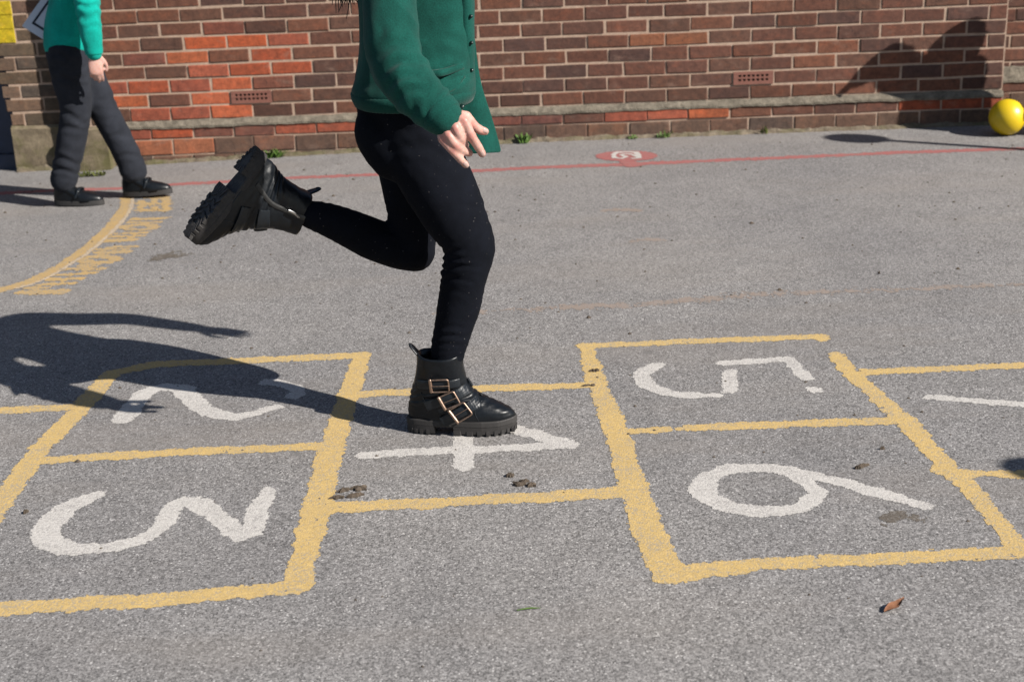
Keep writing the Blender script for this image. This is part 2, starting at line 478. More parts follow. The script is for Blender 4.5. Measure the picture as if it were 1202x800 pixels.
W = .058
marking('hopscotch_grid', [
    ([(131, 438), (180, 427.5), (300, 422.5), (427, 417)], .062), ([(131, 438), (90, 484), (47, 526), (0, 592), (-40, 645)], .070),
    ([(425, 417), (404, 479), (390, 521), (374, 588), (358, 645), (351, 686)], [.062, .07, .075, .08, .07, .066]),
    ([(48, 540), (220, 530), (390, 523)], .055), ([(-60, 718), (0, 714), (180, 704), (349, 689)], .066), ([(-60, 485), (0, 482), (92, 477)], .056),
    ([(424, 462.5), (560, 456), (694, 452)], .055), ([(376, 597), (560, 587), (745, 577)], .062),
    ([(688, 407), (701, 450), (723, 504), (741, 563), (764, 630), (787, 672)], [.055, .062, .072, .078, .082, .08]),
    ([(686, 406), (830, 400), (962, 394.5)], .056), ([(962, 394.5), (965, 398)], .045),
    ([(981, 415), (994, 434), (1021, 457), (1043, 477), (1066, 498), (1093, 529), (1120, 555), (1138, 572), (1156, 594), (1178, 621), (1205, 648)], [.05, .06, .06, .062, .072, .058, .06, .06, .052, .055, .06]),
    ([(735, 507), (783, 504)], .045), ([(795, 503.2), (798, 503)], .03), ([(811, 502), (940, 497), (1066, 493)], .055), ([(785, 675), (890, 662), (1040, 656), (1240, 645)], [.08, .058, .06, .06]),
    ([(1008, 440), (1016, 436.5), (1100, 433), (1240, 427)], .054), ([(1108, 551), (1130, 556), (1162, 556)], [.07, .07, .03]), ([(1170, 556), (1260, 559)], .05)],
    YELLOW, 'yellow painted hopscotch boxes with ragged worn lines on the grey tarmac', 'hopscotch', wear=.2, seed=3)
DG = 'white painted hopscotch numbers'
marking('painted_number', [([(145.6, 491.5), (169, 463), (186, 455.5), (210, 455.5), (224, 466), (242, 482), (268, 488.5), (291, 486.5), (325, 477)], [.075, .07, .065, .068, .075, .065, .062, .055, .042], 1),
                           ([(314, 448), (332, 450), (349, 457), (346, 465)], .055, 1)], WHITE, 'white painted 2 crossed by the hopping girl\'s shadow', 'number', seed=11, wear=.1, group=DG)
marking('painted_number', [([(114, 579.5), (76, 597.5), (54, 625), (68, 641), (104.5, 644), (157, 635.5), (188, 619), (204, 595), (223, 588), (247, 600), (282, 629)], [.05, .075, .075, .07, .062, .055, .05, .055, .068, .065, .06], 1),
                           ([(282, 629), (296, 624), (304, 597), (315, 574)], [.06, .06, .058, .042])], WHITE, 'white painted 3 in the box nearest the camera on the left', 'number', seed=12, wear=.1, group=DG)
marking('painted_number', [([(428, 534), (530, 528.3), (577, 527), (667, 522)], [.05, .056, .05, .066]), ([(543.5, 500), (544.8, 547)], .058), ([(560, 494), (610, 505), (667, 521.5)], [.05, .06, .066])],
        WHITE, 'white painted 4 partly under the girl\'s standing boot', 'number', seed=13, wear=.1, group=DG)
marking('painted_number', [([(772, 428.5), (754, 439), (761, 452), (791, 462.5), (840, 464)], [.055, .062, .062, .055, .042], 1), ([(856, 459), (858, 436)], .048), ([(848, 426), (924, 421.5), (948, 444)], .048), ([(955, 457), (957, 457.5)], .042)],
        WHITE, 'white painted 5 with angular top and broken strokes beside the far yellow line', 'number', seed=14, wear=.16, group=DG)
marking('painted_number', [([(963, 578), (939.5, 595), (903.5, 600), (860, 596), (829, 581), (827, 566), (847, 553), (885.4, 548.5), (922, 553), (942, 563), (955, 575)], [.045, .055, .06, .068, .07, .068, .06, .056, .056, .055, .05], 1),
                           ([(925, 552), (993.6, 567.4), (1043, 582), (1085, 594)], [.05, .055, .056, .045])], WHITE, 'white painted 6 with closed loop and long slanting tail', 'number', seed=15, wear=.12, group=DG)
marking('painted_number', [([(1091, 466), (1202, 475), (1300, 485)], .046)], WHITE, 'single white stroke of a number cut off by the right edge', 'number', seed=16, wear=.1, group=DG)

marking('red_line', [([(-120, 232), (0, 227), (55, 224), (145, 221), (205, 216.5), (340, 209), (560, 200.5), (735, 193), (900, 186), (1060, 179), (1202, 174.5), (1400, 168)], .066)],
        RED, 'thin red line running along the tarmac in front of the brick wall', 'marking', cell=.009, rag=.009, seed=21, wear=.14)
c0 = g(735.5, 183.5)
el = [(735.5 + 22 * math.cos(t), 183.4 + 3.2 * math.sin(t)) for t in np.linspace(0, 2 * PI, 41)]
marking('red_disc', [(el, .12), ([(716, 183.4), (755, 183.4)], .15), ([(733, 187), (742, 194)], [.06, .10])], RED, 'red painted disc with a white digit beside the red line', 'marking', cell=.006, rag=.006, dz=.0016, seed=22, wear=.08)
def z2(x, y): return (690 + x / 12.02, 165 + y / 12.02)
marking('painted_digit', [([z2(372, 250), z2(368, 200), z2(400, 174), z2(560, 166), z2(690, 174), z2(712, 205), z2(716, 248), z2(640, 256)], .030), ([z2(372, 250), z2(478, 258), z2(545, 236), z2(470, 206), z2(540, 192), z2(640, 206), z2(712, 246)], .024)],
        WHITE, 'small white digit painted inside the red disc', 'number', cell=.005, rag=.004, dz=.0026, seed=23, wear=.04)


def z1(x, y): return (60 + x / 6.15, 220 + y / 6.15)


marking('yellow_arc', [([(149, 231), (148, 243), (138.5, 257), (127.6, 270), (104, 291), (76, 309.5), (43, 327), (0, 340.5), (-60, 352)], [.062, .066, .07, .07, .068, .066, .062, .06, .06], 1)],
        YELLOW_FAR, 'curved yellow band painted on the tarmac near the walking child', 'marking', cell=.007, rag=.006, seed=31, wear=.1)
marking('cream_edge_line', [([(155.5, 233), (154, 243), (146, 257), (132, 272), (108, 293), (80, 312), (50, 329), (20, 338.5)], .016, 1)],
        CREAM, 'thin cream edge along the curved yellow band', 'marking', cell=.006, rag=.004, dz=.0016, seed=32, wear=.2)
LT = []
def bar(x0, x1, y, w=.034, tilt=0): LT.append(([z1(x0, y + tilt), z1(x1, y - tilt)], w))
def oo(x, y, rx, ry, w=.036): LT.append(([z1(x + rx * math.cos(t), y + ry * math.sin(t)) for t in np.linspace(0, 2 * PI, 25)], w))
bar(690, 835, 72, .05); bar(625, 835, 118, .044); bar(625, 835, 165, .05); LT.append(([z1(650, 100), z1(650, 175)], .035)); LT.append(([z1(825, 65), z1(825, 165)], .04)); LT.append(([z1(745, 80), z1(745, 170)], .035))
bar(600, 810, 226, .05, 3); bar(560, 780, 252, .036, 3); oo(640, 287, 108, 19, .05)
bar(465, 690, 328, .036, 4); bar(430, 660, 352, .034, 4); bar(410, 590, 382, .05, 2); LT.append(([z1(600, 330), z1(560, 385)], .03))
bar(430, 600, 430, .04, 3); bar(330, 560, 447, .03, 3); bar(350, 545, 466, .05, 3); oo(350, 520, 120, 23, .052)
bar(220, 330, 560, .05, 4); bar(120, 290, 585, .036, 4); bar(200, 360, 590, .04, 4); bar(225, 300, 620, .044, 2)
bar(60, 190, 628, .036, 4); bar(-10, 220, 660, .044, 4); bar(-60, 140, 696, .044, 4); bar(-120, 70, 752, .07, 2); bar(-160, -20, 725, .035, 2); LT.append(([z1(120, 650), z1(60, 700)], .03))
bar(-220, -60, 755, .05, 2)
marking('painted_lettering', LT, YELLOW_FAR, 'faded yellow lettering following the outer side of the curved band', 'lettering', cell=.006, rag=.011, dz=.0007, seed=33, wear=.55)
marking('faded_line', [([(520, 367), (640, 362), (760, 357), (800, 353), (880, 346), (1202, 334), (1330, 329)], [.03, .05, .055, .05, .04, .035, .035])], FADED,
        'faint brown trace of an old line across the open tarmac', 'marking', cell=.006, rag=.022, seed=41, wear=.88)
marking('smudge', [([(716, 247), (728, 246.5), (750, 247)], .05)], FADED, 'upper brown smudge on the tarmac below the red disc', 'stain', cell=.007, rag=.014, seed=42, wear=.7)
marking('smudge', [([(742, 283), (755, 282), (772, 281.5)], .045)], FADED, 'lower brown smudge on the tarmac below the red disc', 'stain', cell=.007, rag=.014, seed=43, wear=.7)

# ------------------------------------------------------------------ brick walls
def lin(r, g_, b): return tuple(((c / 255 + .055) / 1.055) ** 2.4 if c > 10 else c / 255 / 12.92 for c in (r, g_, b))


BROWN = [(.140, .064, .046), (.120, .060, .045), (.156, .068, .046), (.172, .074, .048), (.106, .056, .045), (.142, .072, .051), (.188, .080, .050), (.150, .066, .046)]
REDB = [(.36, .088, .042), (.40, .115, .052), (.34, .095, .055), (.30, .085, .052)]
ORNG = [(.46, .105, .042), (.43, .095, .038), (.46, .125, .06)]
ROWS = {  # visible perpends (pixels) of each course, counted from the course whose top is just inside the frame
    -1: (-8, [133.7, 185, 234, 285.7, 335.5, 384.6, 586, 636, 686]), 0: (9, [162, 211.3, 261.3, 311, 362, 412, 612.9, 662.4, 713, 759, 808]),
    1: (20, [138, 187.5, 237, 287.3, 337, 385.8, 586.5, 636.5, 686.4, 736.6, 779.1, 830.2, 881.5, 932.1, 983, 1034.6, 1085.2, 1137]),
    2: (36, [165, 215.5, 265.8, 314, 362.8, 412.6, 561, 611.3, 659.9, 710.3, 761, 810.6, 860.8, 911.2, 960, 1010.5, 1060.9, 1110.4, 1161.3]),
    3: (52, [143.7, 195, 245, 293.5, 343, 393, 591, 640.5, 689.4, 738.4, 781, 831.5, 882.5, 932.6, 983, 1033, 1084, 1135]),
    4: (68, [170, 220, 269, 318, 366.8, 416.7, 563, 614.4, 664.6, 714, 764.5, 808.4, 859, 908.9, 959, 1008.7, 1057.8, 1108, 1158.8]),
    5: (84, [150, 198.5, 247.5, 296.5, 345.5, 394.8, 591, 640, 689.2, 731.6, 781.8, 831.5, 880.4, 930.3, 981, 1032, 1082, 1132]),
    6: (100, [174.5, 223.7, 270.5, 319.3, 366.4, 416, 614, 662.8, 712.5, 762, 810, 860, 908.3, 958, 1007.6, 1057.8, 1106.6, 1156]),
    7: (115, [200, 247.5, 296.5, 344.3, 394, 586.5, 635.3, 684.8, 733.2, 782.5, 831.5, 880.4, 929.2, 979, 1028.5, 1077.4, 1129]),
    8: (138, [178.7, 228, 275.2, 323.6, 371.6, 612, 661, 709, 759, 807.2, 856.3, 905.1, 954.6, 1004, 1053, 1103.5, 1152.6]),
    9: (152, [203.7, 252.5, 298.7, 347, 640, 689, 738, 787, 878, 931])}
VZ0 = HCAM - .8181
SPECIAL = {  # (course, pixel centre): colour list, chance of pale bloom
    (2, 240): ORNG, (2, 290): ORNG, (2, 330): REDB, (1, 262): [(.2, .07, .048)], (3, 220): REDB, (3, 318): REDB, (3, 169): [(.2, .075, .055)], (4, 244): REDB, (4, 293): REDB, (4, 335): REDB,
    (5, 140): REDB, (5, 174): REDB, (5, 223): REDB, (5, 272): ORNG, (5, 320): [(.19, .075, .052)], (6, 160): REDB, (6, 247): ORNG, (7, 175): REDB, (7, 223): REDB, (7, 272): ORNG, (6, 340): [(.17, .08, .055)],
    (8, 163): REDB, (8, 203): REDB, (8, 347): REDB, (8, 395): REDB, (8, 734): REDB, (8, 783): REDB, (8, 831): REDB, (8, 1078): REDB, (8, 1128): REDB, (8, 1165): REDB, (9, 183): REDB, (9, 228): REDB, (9, 322): [(.2, .08, .055)],
    (8, 250): [(.17, .07, .052)], (8, 300): [(.18, .075, .055)], (8, 590): [(.19, .075, .058)], (8, 640): [(.17, .07, .055)], (3, 760): [(.27, .11, .06)], (3, 806): [(.24, .1, .055)], (2, 735): [(.19, .085, .058)]}


def brick(mb, u0, u1, v0, v1, y, col, j=.011, back=.03):
    c = .0035; jt = lambda: random.uniform(-.0024, .0024)
    a, b, d, e = u0 + j / 2 + jt(), u1 - j / 2 + jt(), v0 + j / 2 + jt(), v1 - j / 2 + jt()
    rng_ = lambda i, yy: [(a + i + jt(), yy, d + i + jt()), (b - i + jt(), yy, d + i + jt()), (b - i + jt(), yy, e - i + jt()), (a + i + jt(), yy, e - i + jt())]
    v = [(a, back, d), (b, back, d), (b, back, e), (a, back, e)] + rng_(0, y + c) + rng_(c * .9, y)
    f = []
    for k in (0, 4):
        for q in range(4):
            r = (q + 1) % 4; f.append((k + q, k + r, k + 4 + r, k + 4 + q))
    f.append((8, 9, 10, 11))
    mb.add(v, f, col)


def vary(c, s=.14):
    s *= .75; k = 1 + random.uniform(-s, s); h = random.uniform(-.03, .03)
    return (c[0] * k * (1 + h), c[1] * k, c[2] * k * (1 - h))


def courses(row):
    """bottom and top of a course above the ground"""
    if row <= 7: return VZ0 - .075 * row, VZ0 - .075 * (row - 1)
    return {8: (.088, .150), 9: (-.002, .088), 10: (-.09, -.002)}[row]


def brick_face(name, u0, u1, root_loc, y0=0.0, rows=range(-24, 11), joints=None, special=None, palette=BROWN, plinth=.022, parent=None, ragged=None, yellow=None, skip=()):
    """one wall face in its own frame: x along the wall, z up, -y out of the wall"""
    mb = MB(); mo = MB()
    for r in rows:
        vb, vt = courses(r); yy = y0 - (plinth if r >= 8 else 0)
        if joints and r in joints:
            py, px = joints[r]; us = [wuv(x, py - .0375 * (x - 661))[0] for x in px]
        else:
            us = [u0 + (0.1125 if r % 2 else 0) + random.uniform(-.01, .01)]
        full = [us[0]]
        for a in us[1:]:
            n = max(1, round((a - full[-1]) / .225)); s0 = full[-1]
            full += [s0 + (a - s0) * k / n for k in range(1, n + 1)]
        while full[0] > u0: full.insert(0, full[0] - .225 + random.uniform(-.003, .003))
        while full[-1] < u1: full.append(full[-1] + .225 + random.uniform(-.003, .003))
        lo = u0 + (ragged(r) if ragged else 0)
        if yellow and vb > .59: full = [a for a in full if abs(a + 2.605) > .05] + [-2.605]; full.sort()
        full = [lo] + [a for a in full if lo + .04 < a < u1 - .04] + [u1]
        for a, b in zip(full[:-1], full[1:]):
            col = None
            if special:
                for (rr, px), cs in special.items():
                    if rr == r:
                        pu = wuv(px, ROWS[r][0] - .0375 * (px - 661))[0]
                        if a < pu < b: col = vary(random.choice(cs), .08)
            if (r, round((a + b) / 2, 1)) in skip: continue
            if col is None: col = vary(random.choice(palette))
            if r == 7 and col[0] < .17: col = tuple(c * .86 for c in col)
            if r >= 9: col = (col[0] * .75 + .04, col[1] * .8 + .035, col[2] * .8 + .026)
            yl = yellow and yellow(a, b, vb)
            if yl: col = (.62, .47, .02)
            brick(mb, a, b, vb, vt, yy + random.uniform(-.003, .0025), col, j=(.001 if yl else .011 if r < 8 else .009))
    return mb


wall = empty('brick_wall', (0, WD, 0), WA)
tag(wall, 'long brown brick wall with a patch of orange bricks and a cement band near its foot', 'wall')
UL, UR = -2.17, 2.709
VENTS = [(wuv(270.5, 112)[0], wuv(319.3, 112)[0]), (wuv(860, 93)[0], wuv(908.3, 92)[0])]
vb6, vt6 = courses(6)
skip = set()
for r_ in (6,):
    pass
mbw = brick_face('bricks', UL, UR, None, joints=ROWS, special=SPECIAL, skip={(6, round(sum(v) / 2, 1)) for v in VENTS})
link('brickwork', mbw.mesh(), BRICK, wall, smooth=False).matrix_parent_inverse.identity()


def slab(mb, u0, u1, y0, y1, z0, z1, n=1):
    mb.box((u0, y0, z0), (u1, y1, z1)); return mb


mm = MB(); mm.box((UL, .004, .17), (UR, .22, 2.52)); mm.box((UL, -.016, -.12), (UR, .22, .155))
link('mortar_joints', mm.mesh(), MORTAR, wall, smooth=False).matrix_parent_inverse.identity()


def band(u0, u1, y0=0.0, plinth=.022, vt=.186, vb=.147):
    """weathered cement fillet sloping from the wall face out to the plinth"""
    n = int((u1 - u0) / .03) + 2; us = np.linspace(u0, u1, n); rings = []
    for u in us:
        j = lambda s: s * mnoise.noise(Vector((u * 9, y0 * 3, s * 700))) + s * .7 * mnoise.noise(Vector((u * 31, 5, s * 500)))
        rings.append([(u, y0 + .10, vb), (u, y0 + .10, vt), (u, y0 - .002, vt + j(.006)), (u, y0 - .012, vt - .008 + j(.005)), (u, y0 - plinth - .006, vb + .012 + j(.005)), (u, y0 - plinth - .006 + j(.003), vb + j(.005))])
    mb = MB(); loft(mb, rings); return mb


o = link('cement_band', band(UL, UR).mesh(), RENDER, wall, smooth=False); o.matrix_parent_inverse.identity()
cp = MB(); cp.box((UL - .04, -.05, 2.522), (UR + .0, .27, 2.60)); link('coping', cp.mesh(), RENDER, wall, smooth=False).matrix_parent_inverse.identity()
for vi_, (a, b) in enumerate(VENTS):
    v = MB(); a += .004; b -= .004; z0, z1_ = vb6 + .004, vt6 - .003; yf = -.006
    nh = 8 if vi_ == 0 else 7; hw = (b - a) * .084; mg = .018 if vi_ == 0 else .022
    zb = [z0, z0 + .018, z0 + .031, z0 + .040, z0 + .053, z1_]
    v.box((a, yf, zb[0]), (b, .03, zb[1])); v.box((a, yf, zb[2]), (b, .03, zb[3])); v.box((a, yf, zb[4]), (b, .03, zb[5]))
    ed = np.linspace(a + mg, b - mg, nh + 1); pit = ed[1] - ed[0]
    for q in (1, 3):
        xs_ = [(a, ed[0] + pit * .2)] + [(ed[k] - pit * .2, ed[k] + pit * .2) for k in range(1, nh)] + [(ed[-1] - pit * .2, b)]
        for x0, x1 in xs_: v.box((x0, yf + .001, zb[q]), (x1, .03, zb[q + 1]))
    ab = link('air_brick', v.mesh(), TERRA, wall, smooth=False); ab.matrix_parent_inverse.identity()
    h_ = MB(); h_.box((a + .004, .0015, z0 + .004), (b - .004, .0036, z1_ - .004)); hb = link('hole_shade_sheet', h_.mesh(), HOLE_SHADE, ab, smooth=False); hb.matrix_parent_inverse.identity()  # thin dark sheet, its colour standing in for the shade inside the holes

# left pier: toothed end of the wall, with a projecting stub partly behind the walking child
OLIVE = [(.15, .105, .07), (.13, .094, .064), (.17, .11, .075), (.19, .115, .085), (.12, .09, .07), (.2, .13, .09)]
pier = empty('brick_pier', (0, WD, 0), WA)
tag(pier, 'weathered olive brick pier end with toothed edge, yellow paint and mossy plinth', 'pier')
U0, U1, U2 = -2.735, -2.345, -2.165
rag = {r: random.choice([0, .015, .03, .0]) for r in range(-30, 12)}; rag.update({3: .0, 4: .012, 5: .018, 6: .03, 7: .045, 2: .0, 1: .0})
mbp = brick_face('b', U0, U1, None, rows=range(-24, 8), palette=OLIVE, ragged=lambda r: rag.get(r, 0) - .012, yellow=lambda a, b, v: v > .585 and b < -2.60)
mbq = brick_face('b', U1 + .0, U2, None, y0=-.105, rows=range(-24, 8), palette=OLIVE)
mbp.add(np.concatenate(mbq.v), mbq.f); mbp.c += mbq.c
# side return of the stub facing left is never lit: plain bricks as one course stack
for r in range(-24, 8):
    vb, vt = courses(r); mbp.box((U1 - .0005, -.095, vb + .005), (U1 + .03, .02, vt - .005), vary(random.choice(OLIVE)))
    mbp.box((U2 - .03, -.095, vb + .005), (U2 + .0005, .02, vt - .005), vary(random.choice(OLIVE)))
link('brickwork', mbp.mesh(), BRICK, pier, smooth=False).matrix_parent_inverse.identity()
mm = MB(); mm.box((U0 + .05, .004, .17), (U1 + .002, .22, 2.52)); mm.box((U1 + .003, -.099, .17), (U2 - .003, .0035, 2.52))
link('mortar_joints', mm.mesh(), MORTAR, pier, smooth=False).matrix_parent_inverse.identity()
pm = MB()
for (a, b, yy) in ((U0 + .035, U1, -.02), (U1 + .0, U2 + .02, -.128)):
    n = 14; us = np.linspace(a, b, n); rings = []
    for u in us:
        j = lambda s, k: s * mnoise.noise(Vector((u * 12, k * 3.1, yy * 9)))
        prof = [(.18, -.13), (.18, .186), (yy + .015, .186 + j(.006, 1)), (yy, .172 + j(.006, 2))] + [(yy + j(.006, 3 + q), z) for q, z in enumerate(np.linspace(.14, -.12, 6))]
        rings.append([(u, p, z) for p, z in prof])
    loft(pm, rings)
link('mossy_plinth', pm.mesh(), MOSSY, pier, smooth=False).matrix_parent_inverse.identity()

# right: set-back wall beyond the corner
rw = empty('brick_wall', (0, WD, 0), WA)
tag(rw, 'set-back stretch of brown brick wall beyond the corner behind the yellow ball', 'wall')
mbr = brick_face('b', UR - .6, 6.5, None, y0=.47, plinth=.03)
mbr2 = MB(); mbr2.v = [np.concatenate(mbr.v)]
v_ = mbr2.v[0]; v_[:, 1] = np.where(v_[:, 1] > .02 + 0.0, v_[:, 1], v_[:, 1]); mbr2.f = mbr.f; mbr2.c = mbr.c; mbr2.n = len(v_)
v_[np.isclose(v_[:, 1], .03), 1] = .52
link('brickwork', mbr2.mesh(), BRICK, rw, smooth=False).matrix_parent_inverse.identity()
mm = MB(); mm.box((UR - .6, .474, .17), (6.5, .7, 2.52)); mm.box((UR - .6, .448, -.12), (6.5, .7, .155)); link('mortar_joints', mm.mesh(), MORTAR, rw, smooth=False).matrix_parent_inverse.identity()
link('cement_band', band(UR - .6, 6.5, .47, .03, .235, .147).mesh(), RENDER, rw, smooth=False).matrix_parent_inverse.identity()

# left: dark blue door and the wall beyond it
door = empty('blue_door', (0, WD, 0), WA)
tag(door, 'dark navy blue door just visible beside the toothed brick pier', 'door')
d = MB(); d.box((-3.66, .09, .02), (-2.70, .135, 2.1)); link('door_leaf', d.mesh(), NAVY, door, smooth=False).matrix_parent_inverse.identity()
d = MB(); d.box((-3.74, .06, -.08), (-3.66, .16, 2.18)); d.box((-3.66, .06, 2.103), (-2.70, .16, 2.18)); d.box((-3.66, .065, -.08), (-2.70, .16, .018)); link('door_frame', d.mesh(), NAVY, door, smooth=False).matrix_parent_inverse.identity()
lw = empty('brick_wall', (0, WD, 0), WA); tag(lw, 'brick wall continuing to the left beyond the blue door', 'wall')
mbl = brick_face('b', -7.5, -3.74, None); link('brickwork', mbl.mesh(), BRICK, lw, smooth=False).matrix_parent_inverse.identity()
mm = MB(); mm.box((-7.5, .004, -.1), (-3.742, .22, 2.52)); link('mortar_joints', mm.mesh(), MORTAR, lw, smooth=False).matrix_parent_inverse.identity()

# ------------------------------------------------------------------ weeds and moss at the wall foot
def weed(px, py, w, h, n, label, material=LEAF, seed=0, spread=1.0, off=.05):
    rnd = random.Random(seed); c = g(px, py); yw = WD + c[0] * math.sin(WA) - .055; c[1] = min(c[1], yw) if yw - c[1] < .12 else c[1]; mb = MB()
    for i in range(n):
        a = rnd.uniform(0, 2 * PI); L = rnd.uniform(.5, 1) * h; lean = rnd.uniform(.2, 1.1) * spread
        bx, by = rnd.uniform(-w / 2, w / 2), rnd.uniform(-.02, .02); wd = rnd.uniform(.10, .2) * L + .003
        pts = []
        for t in np.linspace(0, 1, 5):
            rr = lean * L * t; zz = L * (t - .45 * lean * t * t)
            pts.append(np.array([bx + rr * math.cos(a), by + rr * math.sin(a) * .6, max(zz, .002)]))
        side = np.array([-math.sin(a), math.cos(a), rnd.uniform(-.3, .3)]); v = []
        for p, k in zip(pts, (.25, .8, 1, .7, .08)): v += [p - side * wd * k / 2, p + side * wd * k / 2]
        mb.add(v, [(2 * q, 2 * q + 1, 2 * q + 3, 2 * q + 2) for q in range(4)])
    o = link('weed', mb.mesh(), material, smooth=True); o.location = c
    return tag(o, label, 'weed', 'weeds growing at the foot of the wall')


weed(328, 176, .07, .07, 60, 'bright green leafy weed at the wall foot just above the raised boot', seed=1)
weed(615, 163, .05, .075, 40, 'small dark green weed at the wall foot right of the cardigan hem', seed=2, spread=.7)
weed(776, 158, .06, .05, 34, 'low green weed at the wall foot above and right of the red disc', seed=3)
weed(741, 160, .05, .03, 26, 'tiny weed at the wall foot directly above the red disc', seed=4)
weed(895, 155, .03, .06, 9, 'few thin yellowish blades at the wall foot below the right air brick', MOSS, seed=5, spread=.4)
weed(107, 207, .15, .045, 90, 'ragged grass tuft at the pier foot between the walking child\'s legs', MOSS, seed=6)


def moss(px0, px1, py, label, seed, h=.022):
    a, b = g(px0, py), g(px1, py - .037 * (px1 - px0)); mb = MB(); rnd = random.Random(seed)
    for i in range(int(np.linalg.norm(b - a) * 420)):
        t = rnd.random(); p = a + (b - a) * t + np.array([0, rnd.uniform(-.018, .018), 0]); k = (.35 + .65 * abs(mnoise.noise(Vector((t * 9, seed, 0)))) * 1.5) * h
        q = rnd.uniform(0, 2 * PI); l = np.array([math.cos(q), math.sin(q), 0]) * .006; tip = p + np.array([rnd.uniform(-.012, .012), rnd.uniform(-.012, .012), rnd.uniform(.4, 1) * k])
        mb.add([p - l, p + l, tip + l * .5, tip - l * .4], [(0, 1, 2, 3)])
    return tag(link('moss_strip', mb.mesh(), MOSS, smooth=False), label, 'moss', 'moss and grass along the wall foot')


moss(190, 262, 187.5, 'strip of yellow-green grass at the wall foot left of the raised boot', 3, .035)
moss(795, 850, 158.5, 'thin line of moss along the wall foot right of the low weed', 4, .016)
moss(640, 735, 163.5, 'sparse mossy specks along the wall foot left of the red disc', 5, .010)

def soil(u0, u1, y0, label, seed):
    n = int((u1 - u0) / .012); v = []
    for i in range(n + 1):
        u = u0 + (u1 - u0) * i / n; w_ = .020 + .022 * abs(mnoise.noise(Vector((u * 5, seed, 1)))) + .012 * mnoise.noise(Vector((u * 22, seed, 4))); h_ = .016 + .022 * abs(mnoise.noise(Vector((u * 6.5, seed, 9)))) + .006 * mnoise.noise(Vector((u * 40, seed, 2)))
        for k, (a, z) in enumerate(((0, h_), (.3, h_ * .75), (.65, h_ * .35), (1, .0), (1.0, -.03))):
            jx = .004 * mnoise.noise(Vector((u * 60, k * 5, seed)))
            x = u * math.cos(WA) ; yy = WD + u * math.sin(WA) + y0 - w_ * a + jx
            v.append((x, yy, float(gz(x, yy)) + z + jx * .6))
    mb = MB(); mb.add(v, [(i * 5 + k, (i + 1) * 5 + k, (i + 1) * 5 + k + 1, i * 5 + k + 1) for i in range(n) for k in range(4)])
    tag(link('soil_edge', mb.mesh(), SOIL, smooth=False), label, 'soil', kind='stuff')


STAIN = m_paint('dirt stain', (.125, .105, .085), .5, (.22, .2, .18))
SOIL = m_rough('gritty soil', (.10, .075, .05), (.25, .205, .15), 28, .9, .008, moss=(.10, .095, .035))
soil(UL + .06, UR, -.024, 'gritty soil and moss collected along the foot of the brick wall', 3)
soil(U0 + .04, U1, -.022, 'gritty soil along the foot of the pier end', 7)

# ------------------------------------------------------------------ debris on the tarmac
def grit():
    rnd = random.Random(77); mb = MB()
    for i in range(420):
        x, y = rnd.uniform(-2.6, 2.6), 2.35 + 5.2 * rnd.random() ** .8; r = rnd.uniform(.0018, .0058) * (1.6 if rnd.random() < .08 else 1) * (1 + .12 * (y - 3)); z = float(gz(x, y)); n = 6; a0 = rnd.random() * 6
        t = [(x + r * rnd.uniform(.6, 1.3) * math.cos(a0 + 2 * PI * k / n), y + r * rnd.uniform(.5, 1.1) * math.sin(a0 + 2 * PI * k / n), z + .0005) for k in range(n)]
        mb.add(t + [(x, y, z + r * .8)], [(k, (k + 1) % n, n) for k in range(n)])
    tag(link('grit', mb.mesh(), DIRT, smooth=False), 'scattered dark grit and crumbs over the tarmac', 'grit', kind='stuff')


grit()
def litter(px, py, l, w, rot, label, material=DIRT, seed=0, h=.007, name='leaf_litter', cat='debris', blobs=3):
    rnd = random.Random(seed); mb = MB()
    for b in range(blobs):
        ox, oy = rnd.uniform(-.5, .5) * l, rnd.uniform(-.35, .35) * w; L, Wd = l * rnd.uniform(.35, .65), w * rnd.uniform(.4, .8); n = 14
        top = []; bot = []
        for t in range(n):
            a = 2 * PI * t / n; k = 1 + .45 * rnd.uniform(-1, 1)
            top.append((ox + L * k * math.cos(a) * .5, oy + Wd * k * math.sin(a) * .5, .004 + h * rnd.uniform(0, .5))); bot.append((ox + L * k * math.cos(a) * .55, oy + Wd * k * math.sin(a) * .55, .001))
        mid = [(ox + (x - ox) * .5, oy + (y - oy) * .5, .004 + h * rnd.uniform(.4, 1)) for x, y, z in top]
        loft(mb, [bot, top, mid])
    o = link(name, mb.mesh(), material, smooth=False); o.location = g(px, py); o.rotation_euler.z = rot
    return tag(o, label, cat)


litter(413, 576, .05, .03, .35, 'brown crumbled leaf bits beside the yellow line corner left of the 4', seed=1)
litter(408, 584, .06, .018, .1, 'flattened brown leaf bits touching the yellow line below the number 4', seed=2)
litter(601, 559, .03, .018, 0, 'smallest dark crumb on the tarmac below the number 4', seed=3, blobs=2)
litter(617, 568, .055, .03, -.2, 'larger dark brown clump on the tarmac below the number 4', seed=4)
litter(1011, 549, .05, .014, .5, 'dark twig lying above the tail of the number 6', seed=5, name='twig', blobs=2)
litter(1032, 527, .016, .010, 0, 'black speck of dirt high in the box of the number 6', seed=15, name='dirt_speck', blobs=1)
marking('dirt_stain', [([(186, 303), (200, 300), (216, 300.5)], [.05, .11, .05])], STAIN, 'dark flat stain of dirt below the raised boot', 'stain', cell=.006, rag=.03, seed=51, wear=.45)
marking('dirt_stain', [([(1042, 608), (1054, 604), (1068, 606)], [.03, .05, .03])], STAIN, 'greasy dark smear below the tail of the number 6', 'stain', cell=.004, rag=.022, seed=52, wear=.62)
litter(700, 436, .03, .012, .1, 'dark scrap lying on the far end of the broad yellow line', seed=21, blobs=2, name='dirt_scrap')
litter(690, 453, .035, .010, .2, 'dark scrap where two yellow lines meet right of the boot', seed=22, blobs=2, name='dirt_scrap', h=.003)
